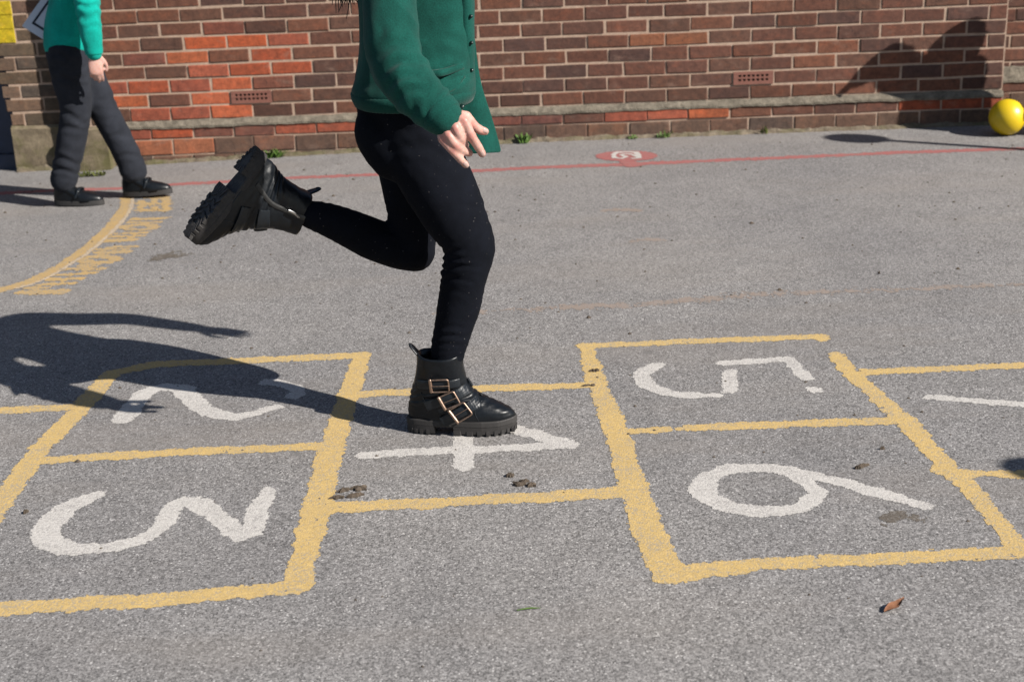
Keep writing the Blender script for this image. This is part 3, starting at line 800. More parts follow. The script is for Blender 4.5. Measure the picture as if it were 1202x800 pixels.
litter(34, 602, .028, .014, .2, 'little brown leaf scrap beside the number 3', seed=8, blobs=2)
litter(1032, 321, .02, .014, 0, 'small black crumb on the open tarmac far right', seed=9, blobs=1, name='dirt_speck')
# curled orange leaf
mb = MB(); n = 9; v = []
for i in range(n):
    t = i / (n - 1); w_ = .013 * math.sin(PI * min(1, t * 1.05)) + .0015
    cx, cz = .065 * (t - .5), .004 + .016 * (t ** 2) + .006 * abs(math.sin(5 * t)); cy = .022 * t
    v += [(cx, cy - w_, cz + .007), (cx, cy, cz), (cx, cy + w_, cz + .010)]
mb.add(v, [(3 * i + k, 3 * i + k + 1, 3 * i + 4 + k, 3 * i + 3 + k) for i in range(n - 1) for k in (0, 1)])
o = link('dry_leaf', mb.mesh(), ORANGE); o.location = g(1052, 717); o.rotation_euler.z = .25; o.scale = (.85, .8, .55); tag(o, 'curled orange dry leaf on the tarmac at lower right', 'leaf')
mb = MB(); tube(mb, [(0, 0, .003), (.025, .002, .004), (.05, .0, .003)], [.0012, .0016, .0006], seg=6)
o = link('grass_blade', mb.mesh(), LEAF); o.location = g(607, 717); o.rotation_euler.z = .1; tag(o, 'tiny green grass blade on the bare tarmac below the yellow corner', 'grass blade')

# ------------------------------------------------------------------ yellow ball
bc = g(1181, 158.4); BR = .0945
mb = MB(); rings = []
for q in np.linspace(-89, 89, 48):
    q = math.radians(q); th = np.linspace(0, 2 * PI, 64, endpoint=False)
    rings.append(np.c_[np.cos(th) * math.cos(q), np.sin(th) * math.cos(q), np.full(64, math.sin(q))] * BR)
loft(mb, rings)
o = link('ball', mb.mesh(), BALLM); o.location = (bc[0], bc[1], BR); tag(o, 'bright yellow rubber ball on the tarmac by the wall corner', 'ball')
vv = MB(); tube(vv, [(0, 0, 0), (0, 0, .002)], [.005, .004], seg=12, m=1); vo = link('valve', vv.mesh(), BLACKPL, o); vo.matrix_parent_inverse.identity(); vo.location = (0, .03, BR * .95)

# ------------------------------------------------------------------ people
def finger(mb, pts, r0, r1):
    k = len(pts); rr = [r0 + (r1 - r0) * i / (k - 1) for i in range(k)]
    tube(mb, pts, rr, seg=12, m=4)
    for p, r in zip(pts[1:-1], rr[1:-1]): ball(mb, p, r * 1.07, 10)


def hand(mb, wrist, d, nrm, side, s=1.0, curl=.5, thumb=1):
    """relaxed hand: d = direction of the fingers, nrm = back of the hand, side = towards the thumb"""
    d, nrm = unit(d), unit(nrm); th = unit(np.asarray(side, float) - d * (np.asarray(side) @ d)); nrm = unit(np.cross(d, th)) * (1 if np.cross(d, th) @ nrm > 0 else -1)
    w = np.asarray(wrist, float)
    tube(mb, [w - d * .03 * s, w + d * .02 * s, w + d * .05 * s, w + d * .082 * s], [(.024 * s, .018 * s), (.030 * s, .016 * s), (.037 * s, .0145 * s), (.036 * s, .012 * s)], ref=th, seg=16)
    for i, (o, L) in enumerate(((.027, .068), (.009, .076), (-.009, .071), (-.026, .056))):
        b = w + d * (.080 - .004 * abs(i - 1)) * s + th * o * s; p = [b - d * .02 * s, b]; a = 0
        for seg_, frac in ((0, .45), (1, .32), (2, .25)):
            a += curl * (.45, .6, .5)[seg_] * (1 + .18 * i); dd = unit(d * math.cos(a) - nrm * math.sin(a) + th * o * 1.5); p.append(p[-1] + dd * L * frac * s)
        finger(mb, p, .0092 * s, .0066 * s)
    b = w + d * .02 * s + th * .024 * s
    finger(mb, [b - d * .01 * s, b + (d * .02 + th * .022 - nrm * .006) * s, b + (d * .045 + th * .03 - nrm * .012) * s, b + (d * .066 + th * .027 - nrm * .018) * s], .012 * s, .0078 * s)


def head(mb, c, fwd, up, s=1.0):
    """head with brow, nose, chin, ears"""
    f, u = unit(fwd), unit(up); l = unit(np.cross(u, f)); u = np.cross(f, l); c = np.asarray(c, float)
    L = lambda a, b, k: c + (f * a + l * b + u * k) * s
    prof = [(-.118, .018, .028, .03), (-.10, .026, .046, .05), (-.07, .018, .062, .062), (-.03, .006, .078, .069), (.01, 0, .090, .073), (.05, -.006, .094, .075), (.085, -.01, .084, .067), (.108, -.012, .06, .048), (.12, -.012, .025, .02)]
    th = np.linspace(0, 2 * PI, 28, endpoint=False); rings = []
    for k, o, rf, rl in prof: rings.append(np.array([L(o + rf * math.cos(t), rl * math.sin(t), k) for t in th]))
    loft(mb, rings)
    tube(mb, [L(.086, 0, .022), L(.098, 0, -.005), L(.110, 0, -.022)], [.008 * s, .010 * s, .013 * s], seg=12)
    for e in (-1, 1):
        tube(mb, [L(.072, e * .012, .035), L(.074, e * .03, .038), L(.062, e * .05, .03)], [.009 * s] * 3, seg=10)
        tube(mb, [L(-.012, e * .072, .018), L(-.022, e * .083, .0), L(-.012, e * .075, -.022)], [.011 * s, .013 * s, .009 * s], seg=10)
        ball(mb, L(.055, e * .035, -.03), .03 * s, 14)
    tube(mb, [L(.084, -.018, -.055), L(.096, 0, -.056), L(.084, .018, -.055)], [.006 * s, .009 * s, .006 * s], seg=10)
    return L


def face_parts(L, s, parent):
    for e in (-1, 1):
        m_ = MB(); ball(m_, L(.076, e * .031, .012), .0115 * s, 14); ey = link('eye', m_.mesh(), EYEW, parent)
        m_ = MB(); ball(m_, L(.0835, e * .031, .012), .0055 * s, 12); link('iris', m_.mesh(), INK, ey)
    m_ = MB(); tube(m_, [L(.088, -.02, -.0575), L(.101, 0, -.0575), L(.088, .02, -.0575)], [.003 * s, .0045 * s, .003 * s], seg=8); link('mouth', m_.mesh(), LIPS, parent)


def hair_cap(L, s, parent, tail=None, material=HAIR, long=False):
    m_ = MB(); th = np.linspace(0, 2 * PI, 28, endpoint=False); rings = []
    for k, o, rf, rl in ((-.06, -.045, .062, .07), (-.02, -.035, .075, .082), (.02, -.022, .085, .086), (.05, -.012, .097, .088), (.085, -.010, .095, .079), (.112, -.012, .07, .058), (.13, -.012, .03, .025)):
        rings.append(np.array([L(o + rf * math.cos(t), rl * math.sin(t), k) for t in th]))
    loft(m_, rings)
    if tail is not None: tube(m_, tail[0], tail[1])
    me = remesh(m_, .007, 3); displace(me, lambda c, n: .004 * nz(c * np.array([1, 1, .25]), 90))
    return link('hair', me, material, parent)


def strands(pts_list, parent_mb, r=.0016):
    for p in pts_list: tube(parent_mb, p, [r * 1.2, r, r * .5], seg=5, m=3, round_ends=False)


def fold(co, c, axis, amp, wl, width, side=None):
    """ring folds of cloth round a limb near point c"""
    d = co - np.asarray(c); s = d @ unit(axis); r2 = (d ** 2).sum(1); w = np.exp(-r2 / width ** 2)
    if side is not None: w *= np.clip(.35 + .65 * ((d - s[:, None] * unit(axis)) @ unit(side)) / (np.linalg.norm(d - s[:, None] * unit(axis), axis=1) + 1e-6), 0, 1)
    ph = 4.5 * nz(co, 16) + 2.5 * nz(co, 7)
    am = .55 + .9 * np.abs(nz(co, 12, 5.0))
    return amp * w * am * np.sin(2 * PI * s / wl + ph)


def crease(co, a, b, depth, width, near):
    """one soft crease of cloth between two points, on the side of the body nearer than depth `near`"""
    A, B = np.asarray(a)[[0, 2]], np.asarray(b)[[0, 2]]; q = co[:, [0, 2]]; d = B - A
    t = np.clip(((q - A) @ d) / (d @ d), 0, 1); bow = .18 * np.sin(PI * t)[:, None] * np.array([-d[1], d[0]])
    off = q - (A + t[:, None] * d + bow); r = np.hypot(off[:, 0], off[:, 1]); e = np.sin(PI * np.clip(t, .06, .94)) ** .6
    return depth * e * (-np.exp(-(r / width) ** 2) + .55 * np.exp(-((r - 1.7 * width) / width) ** 2)) * (co[:, 1] < near)


# ---------- boots
ZL = np.array([.034, .05, .065, .08, .095, .11, .125, .145, .17, .205, .243])
XB = np.array([.006, .003, .003, .005, .008, .012, .016, .021, .028, .035, .040])
XF = np.array([.300, .301, .291, .265, .232, .205, .189, .175, .168, .165, .164])
HW = np.array([.0475, .0490, .0485, .0465, .0445, .0430, .0425, .0430, .0455, .050, .0535])


def boot_sec(z):
    return np.interp(z, ZL, XB), np.interp(z, ZL, XF), np.interp(z, ZL, HW)


def boot_w(s, z):
    low = np.clip((.14 - z) / .09, 0, 1); k = np.clip(s / .70, 0, 1); k = k * k * (3 - 2 * k)
    return (1 - low) + low * (.72 + .28 * k)


def boot_y(x, z):
    xb, xf, hw = boot_sec(z); s = np.clip((x - xb) / (xf - xb), 0.0, 1.0); c = np.abs(2 * s - 1)
    return hw * boot_w(s, z) * max(0.0, 1 - c ** 2.35) ** .5


def foot_outline(n=72, grow=1.0, L=.309):
    t = np.linspace(0, 2 * PI, n, endpoint=False); c, s_ = np.cos(t), np.sin(t)
    x = L / 2 * (1 + np.sign(c) * np.abs(c) ** .86); k = x / L
    w = np.interp(k, [0, .08, .25, .45, .7, .85, 1], [.036, .039, .040, .043, .0525, .052, .04])
    return np.c_[x - .003, np.sign(s_) * np.abs(s_) ** .78 * w * grow]


def make_boot(M, flex, parent, buckles=True, zipper=False):
    def T(v):
        v = np.asarray(v, float).reshape(-1, 3).copy()
        v[:, 2] = np.where(v[:, 2] > .05, .05 + (v[:, 2] - .05) * .91, v[:, 2])
        k = np.clip((v[:, 2] - .085) / .075, 0, 1); k = k * k * (3 - 2 * k); a = flex * k
        dx, dz = v[:, 0] - .085, v[:, 2] - .10
        v[:, 0] = .085 + dx * np.cos(a) - dz * np.sin(a); v[:, 2] = .10 + dx * np.sin(a) + dz * np.cos(a)
        return v @ M[:3, :3].T + M[:3, 3]
    def fin(mb, name, m_, par, sm=True, bev=0):
        mb.v = [T(np.concatenate(mb.v))]
        o = link(name, mb.mesh(), m_, par, smooth=sm)
        if bev:
            b = o.modifiers.new('b', 'BEVEL'); b.width = bev; b.segments = 2; b.limit_method = 'ANGLE'
        return o
    th = np.linspace(0, 2 * PI, 64, endpoint=False)
    rings = []
    zs = np.r_[np.linspace(.030, .13, 34), np.linspace(.135, .243, 18)]
    for z in zs:
        xb, xf, hw = boot_sec(z); c, s_ = np.cos(th), np.sin(th)
        x = (xb + xf) / 2 + (xf - xb) / 2 * np.sign(c) * np.abs(c) ** .85; s = (x - xb) / (xf - xb)
        y = np.sign(s_) * np.abs(s_) ** .85 * hw * boot_w(s, z)
        rings.append(np.c_[x, y, np.full(64, z) + .004 * ((z - .2) / .04 if z > .2 else 0) * np.cos(th * 2)])
    r = rings[-1]; ce = r.mean(0); rings.append(ce + (r - ce) * .93 + [0, 0, .002]); rings.append(ce + (r - ce) * .86 - [0, 0, .02]); rings.append(ce + (r - ce) * .8 - [0, 0, .05])
    mb = MB(); loft(mb, rings)
    me = mb.mesh()
    def cr(co, n):
        a = np.exp(-((co[:, 2] - .115) / .035) ** 2)
        ph = co[:, 2] * 1.0 - co[:, 0] * .35
        return .0022 * a * np.sin(ph * 330 + 3 * nz(co, 22)) * (np.abs(n[:, 2]) < .9) + .0016 * nz(co, 38) + .0012 * nz(co, 80)
    displace(me, cr)
    co = np.empty(len(me.vertices) * 3); me.vertices.foreach_get('co', co); me.vertices.foreach_set('co', T(co.reshape(-1, 3)).ravel())
    bm = bmesh.new(); bm.from_mesh(me); bmesh.ops.recalc_face_normals(bm, faces=bm.faces); bm.to_mesh(me); bm.free()
    boot = link('boot', me, LEATHER, parent)
    # sole: welt plate, heel block, forefoot block and lugs
    mb = MB(); fo = foot_outline()
    def sp(x): return .006 * np.clip((x - .24) / .07, 0, 1) ** 2   # toe spring
    def lay(o, z): return np.c_[o, z + sp(o[:, 0])]
    cen = np.array([.15, 0.0])
    loft(mb, [lay(fo * [1, .95], .022), lay(fo * [1, 1.0], .026), lay(fo * [1, 1.0], .038), lay(cen + (fo - cen) * .985, .0410), lay(cen + (fo - cen) * .93, .0415)])
    heel = fo[fo[:, 0] < .086]; heel = heel[np.argsort(np.arctan2(heel[:, 1], heel[:, 0] - .05))]
    heel = np.array(sorted(heel.tolist(), key=lambda p: math.atan2(p[1], p[0] - .05)))
    loft(mb, [np.c_[heel * [1, .94] + [.003, 0], np.full(len(heel), .0025)], np.c_[heel, np.full(len(heel), .03)]])
    ff = fo[fo[:, 0] > .118]; ff = np.array(sorted(ff.tolist(), key=lambda p: math.atan2(p[1], p[0] - .2)))
    loft(mb, [lay(np.array([.2, 0]) + (ff - [.2, 0]) * .95, .0035), lay(ff, .024)])
    for blk, ctr in ((heel, np.array([.045, 0])), (ff, np.array([.21, 0]))):
        acc = 0
        for i in range(len(blk)):
            a, b = blk[i], blk[(i + 1) % len(blk)]
            if np.linalg.norm(b - a) > .03:      # straight breast edge
                k = int(np.linalg.norm(b - a) / .016); segs = [(a + (b - a) * (q + .15) / k, a + (b - a) * (q + .8) / k) for q in range(k)]
            else:
                acc += 1; segs = [(a, a + (b - a) * 1.0)] if acc % 2 == 0 else []
            for p, q in segs:
                pc, qc = ctr + (p - ctr) * .60, ctr + (q - ctr) * .60; p, q = ctr + (p - ctr) * .995, ctr + (q - ctr) * .995
                v = [(*p, 0), (*q, 0), (*qc, 0), (*pc, 0), (*p, .014), (*q, .014), (*qc, .012), (*pc, .012)]
                v = [(x, y, z + float(sp(np.array(x)))) for x, y, z in v]
                mb.add(v, [(0, 1, 2, 3), (4, 5, 6, 7), (0, 1, 5, 4), (1, 2, 6, 5), (2, 3, 7, 6), (3, 0, 4, 7)])
    for cx in np.arange(.135, .285, .021):
        for sg_ in (-1, 1):
            v = [(cx, 0, 0), (cx + .009, 0, 0), (cx + .020, sg_ * .026, 0), (cx + .011, sg_ * .026, 0)]; v = [(x, y + sg_ * .002, float(sp(np.array(x))) + .001) for x, y, z in v]
            mb.add(v + [(x, y, z + .010) for x, y, z in v], [(0, 1, 2, 3), (4, 5, 6, 7), (0, 1, 5, 4), (1, 2, 6, 5), (2, 3, 7, 6), (3, 0, 4, 7)])
    fin(mb, 'sole', RUBBER, boot, sm=False)
    # leather straps round the outer side, each with a square metal buckle
    def strap(p0, p1, w, side, name='strap', off=.0040, th_=.0042, n=20):
        mb = MB(); d = unit(np.array(p1) - p0); nrm = np.array([-d[1], d[0]]); rr = []
        for t in np.linspace(0, 1, n):
            c = np.array(p0) + (np.array(p1) - p0) * t; q = []
            for k in np.linspace(-.5, .5, 5):
                cc = c + nrm * k * w; q.append((cc[0], side * (boot_y(cc[0], cc[1]) + off + (th_ if abs(k) < .45 else th_ * .7)), cc[1]))
            for k in np.linspace(.5, -.5, 5):
                cc = c + nrm * k * w; q.append((cc[0], side * (boot_y(cc[0], cc[1]) - .002), cc[1]))
            rr.append(q)
        loft(mb, rr); return fin(mb, name, LEATHER2, boot, sm=False, bev=.0012)
    def buckle(c, ang, sz, side):
        mb = MB(); c = np.array(c); d = np.array([math.cos(ang), math.sin(ang)]); n2 = np.array([-d[1], d[0]])
        a, b = sz[0] / 2, sz[1] / 2; y0 = boot_y(c[0], c[1])
        e = .006; dyx = (boot_y(c[0] + e, c[1]) - boot_y(c[0] - e, c[1])) / (2 * e); dyz = (boot_y(c[0], c[1] + e) - boot_y(c[0], c[1] - e)) / (2 * e)
        dyx, dyz = np.clip(dyx, -.8, .8), np.clip(dyz, -.8, .8)
        def at_(p, o=.010): return (p[0], side * (y0 + dyx * (p[0] - c[0]) + dyz * (p[1] - c[1]) + o), p[1])
        pts = []
        for (sx, sy) in ((1, 1), (-1, 1), (-1, -1), (1, -1)):
            for q in ((1, .72), (.93, .93), (.72, 1)) if sx * sy > 0 else ((.72, 1), (.93, .93), (1, .72)):
                pts.append(c + d * a * sx * q[0] + n2 * b * sy * q[1])
        pts.append(pts[0]); pts.append(pts[1])
        tube(mb, [at_(p) for p in pts], [.0026] * len(pts), seg=8, m=2, round_ends=False)
        tube(mb, [at_(c - d * a * .98 - n2 * b * .95, .0095), at_(c - d * a * .98 + n2 * b * .95, .0095)], [.0048, .0048], seg=8, m=4)
        tube(mb, [at_(c - d * a * .9, .011), at_(c, .0125), at_(c + d * a * .98, .012)], [.0014] * 3, seg=6, m=3)
        return fin(mb, 'buckle', BRASS, boot)
    side = 1
    strap((.040, .158), (.158, .162), .026, side); buckle((.104, .160), .03, (.050, .040), side)
    strap((.060, .088), (.176, .139), .028, side, off=.0040); buckle((.128, .1125), .43, (.046, .042), side)
    strap((.104, .040), (.206, .104), .030, side, off=.0045); buckle((.158, .076), .58, (.050, .044), side)
    strap((.120, .118), (.182, .150), .028, -1); strap((.142, .070), (.214, .100), .030, -1, off=.0045)
    # medial side: zip with puller
    mb = MB(); zz = np.linspace(.055, .235, 24); rr = []
    for z in zz:
        x = .075 + .030 * np.sin((z - .05) * 9); y = boot_y(x, z)
        rr.append([(x - .006, -(y + .001), z), (x - .006, -(y + .0035), z), (x - .0015, -(y + .0045), z), (x + .0015, -(y + .0045), z), (x + .006, -(y + .0035), z), (x + .006, -(y + .001), z)])
    loft(mb, rr); fin(mb, 'zip', BLACKPL, boot, sm=False)
    mb = MB(); tube(mb, [(.106, -(boot_y(.1, .2) + .008), .215), (.100, -(boot_y(.1, .2) + .012), .195), (.098, -(boot_y(.1, .2) + .011), .175)], [(.004, .0018)] * 3, ref=(1, 0, 0), seg=8); fin(mb, 'zip_puller', STEEL, boot)
    mb = MB(); xb, xf, hw = boot_sec(.24)
    tube(mb, [(.045, .010, .236), (.026, .006, .262), (.020, 0, .266), (.026, -.006, .262), (.045, -.010, .236)], [(.0035, .009)] * 5, ref=(1, 0, .3), seg=8, m=4); fin(mb, 'pull_tab', LEATHER2, boot)
    # quarter seam lines
    mb = MB(); pts = [(.205, .046), (.198, .062), (.196, .078), (.203, .092), (.215, .099)]
    for sd_, pp in ((1, pts), (-1, pts), (1, ((.035, .05), (.06, .062), (.068, .085), (.05, .12), (.045, .15)))):
        mb = MB(); tube(mb, [(x, sd_ * (boot_y(x, z) + .0006), z) for x, z in pp], [.0012] * 5, seg=6, m=4); fin(mb, 'seam', LEATHER2, boot)
    return boot


# ---------- the hopping girl (faces +x)
GY = 3.72
knR, anR = P(551, 288, 3.655), P(524, 414, 3.665)
hipR, hipL = P(486, 142, 3.71), P(478, 135, 3.83)
knL, anL = P(488, 294, 3.85), P(362, 252, 3.83)
pel = P(470, 112, 3.76)
shR, shL = P(459, -40, 3.545), np.array([-.19, 3.92, 1.30])
elR, wrR = P(470, 84, 3.405), P(528, 141, 3.32)
tipL = np.array([.62, 3.665, 1.235]); elL, wrL = np.array([.15, 3.89, 1.29]), np.array([.43, 3.755, 1.265])
chest = np.array([-.225, 3.745, 1.14]); neck = np.array([-.205, 3.745, 1.315]); hd = np.array([-.155, 3.745, 1.475])
sax = unit(shL - shR)
bd = MB()
tube(bd, [pel - [0, 0, .04], pel + [.0, 0, .06], (pel + chest) / 2, chest, neck - [0, 0, .06], neck, hd - [.02, 0, .05]], [(.11, .085), (.11, .08), (.10, .07), (.115, .08), (.08, .05), (.045, .045), (.045, .045)], ref=sax, seg=24)
tube(bd, [hipR, P(513, 205, 3.675), knR, P(541, 345, 3.67), anR - [0, 0, .03]], [.07, .066, .05, .043, .030])
tube(bd, [hipL, P(482, 205, 3.86), knL], [.08, .07, .05]); tube(bd, [knL, P(430, 275, 3.84), anL], [.045, .043, .028])
for a, e, w in ((shR, elR, wrR), (shL, elL, wrL)): tube(bd, [a + (chest - a) * .4, a, (a + e) / 2, e, (e + w) / 2, w], [.045, .040, .034, .031, .029, .021])
LH = head(bd, hd, (1, -.1, -.1), (-.08, 0, 1), .98)
# near hand: fingers read from the photograph, back of the hand to the camera
H = lambda x, y, Y: P(490 + x / 7.27, 110 + y / 7.27, Y - .08)
tube(bd, [H(215, 165, 3.408), H(268, 232, 3.400), H(305, 282, 3.393), H(330, 318, 3.393)], [(.024, .021), (.032, .021), (.038, .019), (.038, .0135)], ref=unit(H(420, 225, 3.40) - H(210, 370, 3.39)), seg=18)
finger(bd, [H(330, 215, 3.395), H(398, 238, 3.386), H(460, 360, 3.388), H(516, 450, 3.398), H(552, 512, 3.41)], .0128, .0098)
finger(bd, [H(270, 250, 3.392), H(325, 290, 3.375), H(362, 372, 3.378), H(395, 425, 3.405), H(405, 440, 3.425)], .0130, .0100)
finger(bd, [H(230, 290, 3.392), H(264, 350, 3.375), H(334, 448, 3.373), H(396, 488, 3.396), H(444, 508, 3.42)], .0122, .0094)
finger(bd, [H(205, 325, 3.392), H(216, 392, 3.382), H(302, 490, 3.374), H(362, 556, 3.384), H(414, 608, 3.395)], .0112, .0084)
finger(bd, [H(330, 185, 3.405), H(415, 198, 3.405), H(472, 264, 3.413), H(530, 308, 3.420), H(576, 322, 3.428)], .0140, .0098)
hand(bd, wrL, tipL - wrL, (0, .2, 1), (0, -1, 0), 1.0, .15)
me = remesh(bd, .0032, 3, .5)
def flush(me, pts, r):
    n = len(me.vertices); co = np.empty(n * 3); me.vertices.foreach_get('co', co); co = co.reshape(-1, 3); f = np.zeros(n)
    for p_ in pts: f = np.maximum(f, np.exp(-(((co - p_) ** 2).sum(1)) / r ** 2))
    me.attributes.new('flush', 'FLOAT', 'POINT').data.foreach_set('value', f.astype(np.float32))


flush(me, [H(398, 232, 3.376), H(325, 288, 3.365), H(264, 348, 3.365), H(214, 390, 3.372), H(460, 360, 3.378), H(334, 448, 3.365), H(302, 490, 3.366), H(555, 516, 3.405), H(418, 612, 3.39), H(582, 323, 3.42), H(444, 508, 3.41), H(472, 264, 3.405)], .011)
displace(me, lambda c, n: .0006 * nz(c, 95) * np.exp(-(((c - wrR) ** 2).sum(1)) / .13 ** 2))
girl = link('person', me, SKIN)
tag(girl, 'child in green cardigan, black leggings and buckled boots hopping on one leg', 'person')
face_parts(LH, .98, girl)
NAIL = m_plain('nail', (.62, .42, .37), .3, var=.05)
for (a, b) in ((H(516, 450, 3.396), H(557, 520, 3.406)), (H(362, 556, 3.382), H(420, 616, 3.392)), (H(530, 308, 3.418), H(584, 324, 3.424))):
    nl = MB(); d_ = unit(b - a); tube(nl, [b - d_ * .006 + [0, -.0070, .0034], b + d_ * .0035 + [0, -.0062, .0028]], [(.0056, .0020), (.0050, .0016)], ref=np.cross(d_, [0, 1, 0]), seg=10, m=2)
    link('fingernail', nl.mesh(), NAIL, girl)
# hair: cap plus long lock swinging back whose ends just enter the frame
hb = P(409, -6, 3.78)
hr = hair_cap(LH, .98, girl, tail=([LH(-.07, 0, .0), LH(-.16, .0, -.05), hb + [-.03, 0, .10], hb + [0, 0, .035]], [.055, .05, .035, .02]))
stm = MB(); rnd = random.Random(5)
for i in range(60):
    s0 = hb + np.array([rnd.uniform(-.025, .025), rnd.uniform(-.02, .02), rnd.uniform(.02, .07)])
    e0 = s0 + np.array([rnd.uniform(-.022, .025), rnd.uniform(-.02, .02), -rnd.uniform(.04, .085)])
    strands([[s0, (s0 + e0) / 2 + [rnd.uniform(-.008, .008), 0, 0], e0]], stm)
so = link('hair_strands', stm.mesh(), HAIR, hr)

# leggings
lg = MB()
tube(lg, [pel + [0, 0, .10], pel + [0, 0, .03], pel - [0, 0, .06], pel - [0, 0, .10]], [(.12, .105), (.13, .118), (.125, .115), (.10, .09)], ref=(0, 1, 0), seg=28)
tube(lg, [P(458, 132, 3.73), P(458, 150, 3.72), P(468, 172, 3.70)], [.078, .097, .095], seg=22)
tube(lg, [P(482, 92, 3.74), P(483, 112, 3.72), P(489, 140, 3.70), P(497, 170, 3.69)], [.118, .122, .115, .10], seg=26)
tube(lg, [P(474, 130, 3.71), P(490, 165, 3.685), P(510, 206, 3.665), P(531, 248, 3.66), P(551, 283, 3.655), P(553, 300, 3.655)], [.092, .10, .097, .087, .070, .062], seg=26)
tube(lg, [P(551, 283, 3.655), P(549, 306, 3.655), P(543, 335, 3.66), P(538, 362, 3.665), P(531, 390, 3.665), P(526, 412, 3.665), P(521, 440, 3.667)], [.068, .064, .061, .058, .052, .047, .040], seg=26)
tube(lg, [P(470, 125, 3.85), P(477, 165, 3.86), P(480, 205, 3.865), P(484, 250, 3.86), P(486, 285, 3.855), P(487, 294, 3.85)], [.10, .093, .083, .070, .064, .060], seg=26)
tube(lg, [P(487, 294, 3.85), P(465, 290, 3.85), P(437, 280, 3.845), P(408, 267, 3.84), P(386, 258, 3.835), P(366, 252, 3.83)], [.060, .060, .058, .053, .046, .041], seg=26)
me = remesh(lg, .007, 6, .5)
def lgf(co, n):
    d = .0030 * nz(co, 11) + fold(co, P(527, 305, 3.66), knR - hipR, .0040, .020, .05) + fold(co, P(523, 322, 3.66), (0.1, 0, 1), .0035, .019, .05)
    d += fold(co, P(528, 402, 3.665), (0.1, 0, 1), .0022, .022, .05) + fold(co, P(541, 350, 3.68), (.15, 0, 1), .0012, .034, .07)
    d += fold(co, P(462, 268, 3.85), (.3, 0, 1), .004, .022, .05) + fold(co, P(385, 255, 3.83), anL - knL, .0016, .024, .06)
    d += fold(co, P(560, 262, 3.64), (.6, 0, -.6), .002, .03, .07) + fold(co, P(520, 140, 3.6), (.5, 0, .5), .003, .035, .10)
    for a, b, k, w_ in (((516, 319), (562, 306), .0042, .0065), ((515, 328), (556, 324), .0034, .006), ((520, 309), (552, 296), .0036, .0065), ((522, 299), (548, 284), .003, .007), ((518, 340), (548, 338), .002, .007),
                        ((505, 398), (548, 392), .0032, .006), ((505, 406), (546, 403), .0034, .005), ((507, 388), (549, 380), .0022, .006), ((470, 150), (540, 165), .0035, .012), ((455, 175), (520, 180), .0025, .012), ((540, 232), (575, 262), .002, .009)):
        d += crease(co, P(*a, 3.66), P(*b, 3.66), k, w_, 3.76)
    return d
displace(me, lgf); displace(me, lambda c, n: .0007 * nz(c, 60))
link('leggings', me, LEGGING, girl)

# cardigan: body, sleeves; ribbed hem and cuffs, pocket, buttons, loose front panel
cg = MB()
tilt = np.array([0, 0, 0])
def cring(px, py, rx, ry, Y=3.735, n=40, rot=.35, k=0.0):
    c = P(px, py, Y); t = np.linspace(0, 2 * PI, n, endpoint=False)
    x, y = rx * np.sign(np.cos(t)) * np.abs(np.cos(t)) ** .9, ry * np.sign(np.sin(t)) * np.abs(np.sin(t)) ** .9
    return np.c_[c[0] + x, c[1] + y + x * -.10, np.full(n, c[2]) + k * x]
loft(cg, [cring(486, 117, .146, .150, Y=3.725, k=.02), cring(485, 111, .158, .165, Y=3.725, k=.02), cring(485, 102, .164, .170, Y=3.725, k=.02), cring(487, 88, .156, .158, Y=3.725), cring(489, 60, .150, .142, Y=3.73), cring(489, 25, .149, .132), cring(488, -15, .150, .128),
          cring(489, -60, .150, .13, Y=3.74), cring(489, -88, .135, .135, Y=3.745), cring(491, -108, .10, .13, Y=3.745), cring(493, -120, .065, .07, Y=3.745)])
tube(cg, [shR + [.04, .10, 0], shR, P(457, 5, 3.49), P(461, 45, 3.445), elR + [0, .0, 0], P(485, 103, 3.37), P(505, 124, 3.345), P(520, 137, 3.325)], [.075, .072, .066, .064, .063, .058, .053, .045], seg=26)
tube(cg, [shL + [-.05, -.10, 0], shL, (shL + elL) / 2, elL, (elL + wrL) / 2, wrL + (elL - wrL) * .12], [.075, .070, .060, .055, .047, .040], seg=24)
me = remesh(cg, .0065, 5, .5)
def cgf(co, n):
    d = .005 * nz(co * np.array([1, 1, .6]), 6.5) + .0016 * nz(co, 19)
    ridge = 1 - np.abs(nz(co @ np.array([[.8, 0, .6], [0, 1, 0], [-.35, 0, .45]]), 9.5, 3.1)) * 2.2
    d += .0085 * np.clip(ridge, 0, 1) ** 2 * np.exp(-(((co - elR) ** 2).sum(1)) / .20 ** 2)
    d += fold(co, elR + np.array([.04, 0, .03]), elR - shR + [.10, 0, 0], .0040, .065, .06, (1, -.3, 0)) + fold(co, P(506, 124, 3.34), wrR - elR, .0022, .030, .05)
    d += fold(co, P(440, 95, 3.62), (-.5, 0, 1), .0012, .06, .09)
    d += fold(co, P(530, 105, 3.62), (-.35, 0, .9), .003, .05, .08)
    for a, b, k, w_ in (((452, 82), (491, 72), .0075, .011), ((458, 97), (499, 83), .007, .010), ((468, 113), (502, 96), .006, .010), ((447, 62), (480, 50), .005, .012), ((489, 110), (483, 130), .005, .009), ((507, 116), (497, 136), .0045, .008),
                        ((478, 28), (460, 47), .005, .012), ((446, 20), (440, 60), .004, .012), 
                        ((500, 58), (544, 70), .0035, .012), ((497, 30), (548, 14), .003, .014), ((506, 108), (548, 96), .004, .009), ((516, 118), (550, 104), .004, .008)):
        d += crease(co, P(*a, 3.42), P(*b, 3.42), .72 * k, w_, 3.66)
    return d
displace(me, cgf)
card = link('cardigan', me, GREEN, girl)
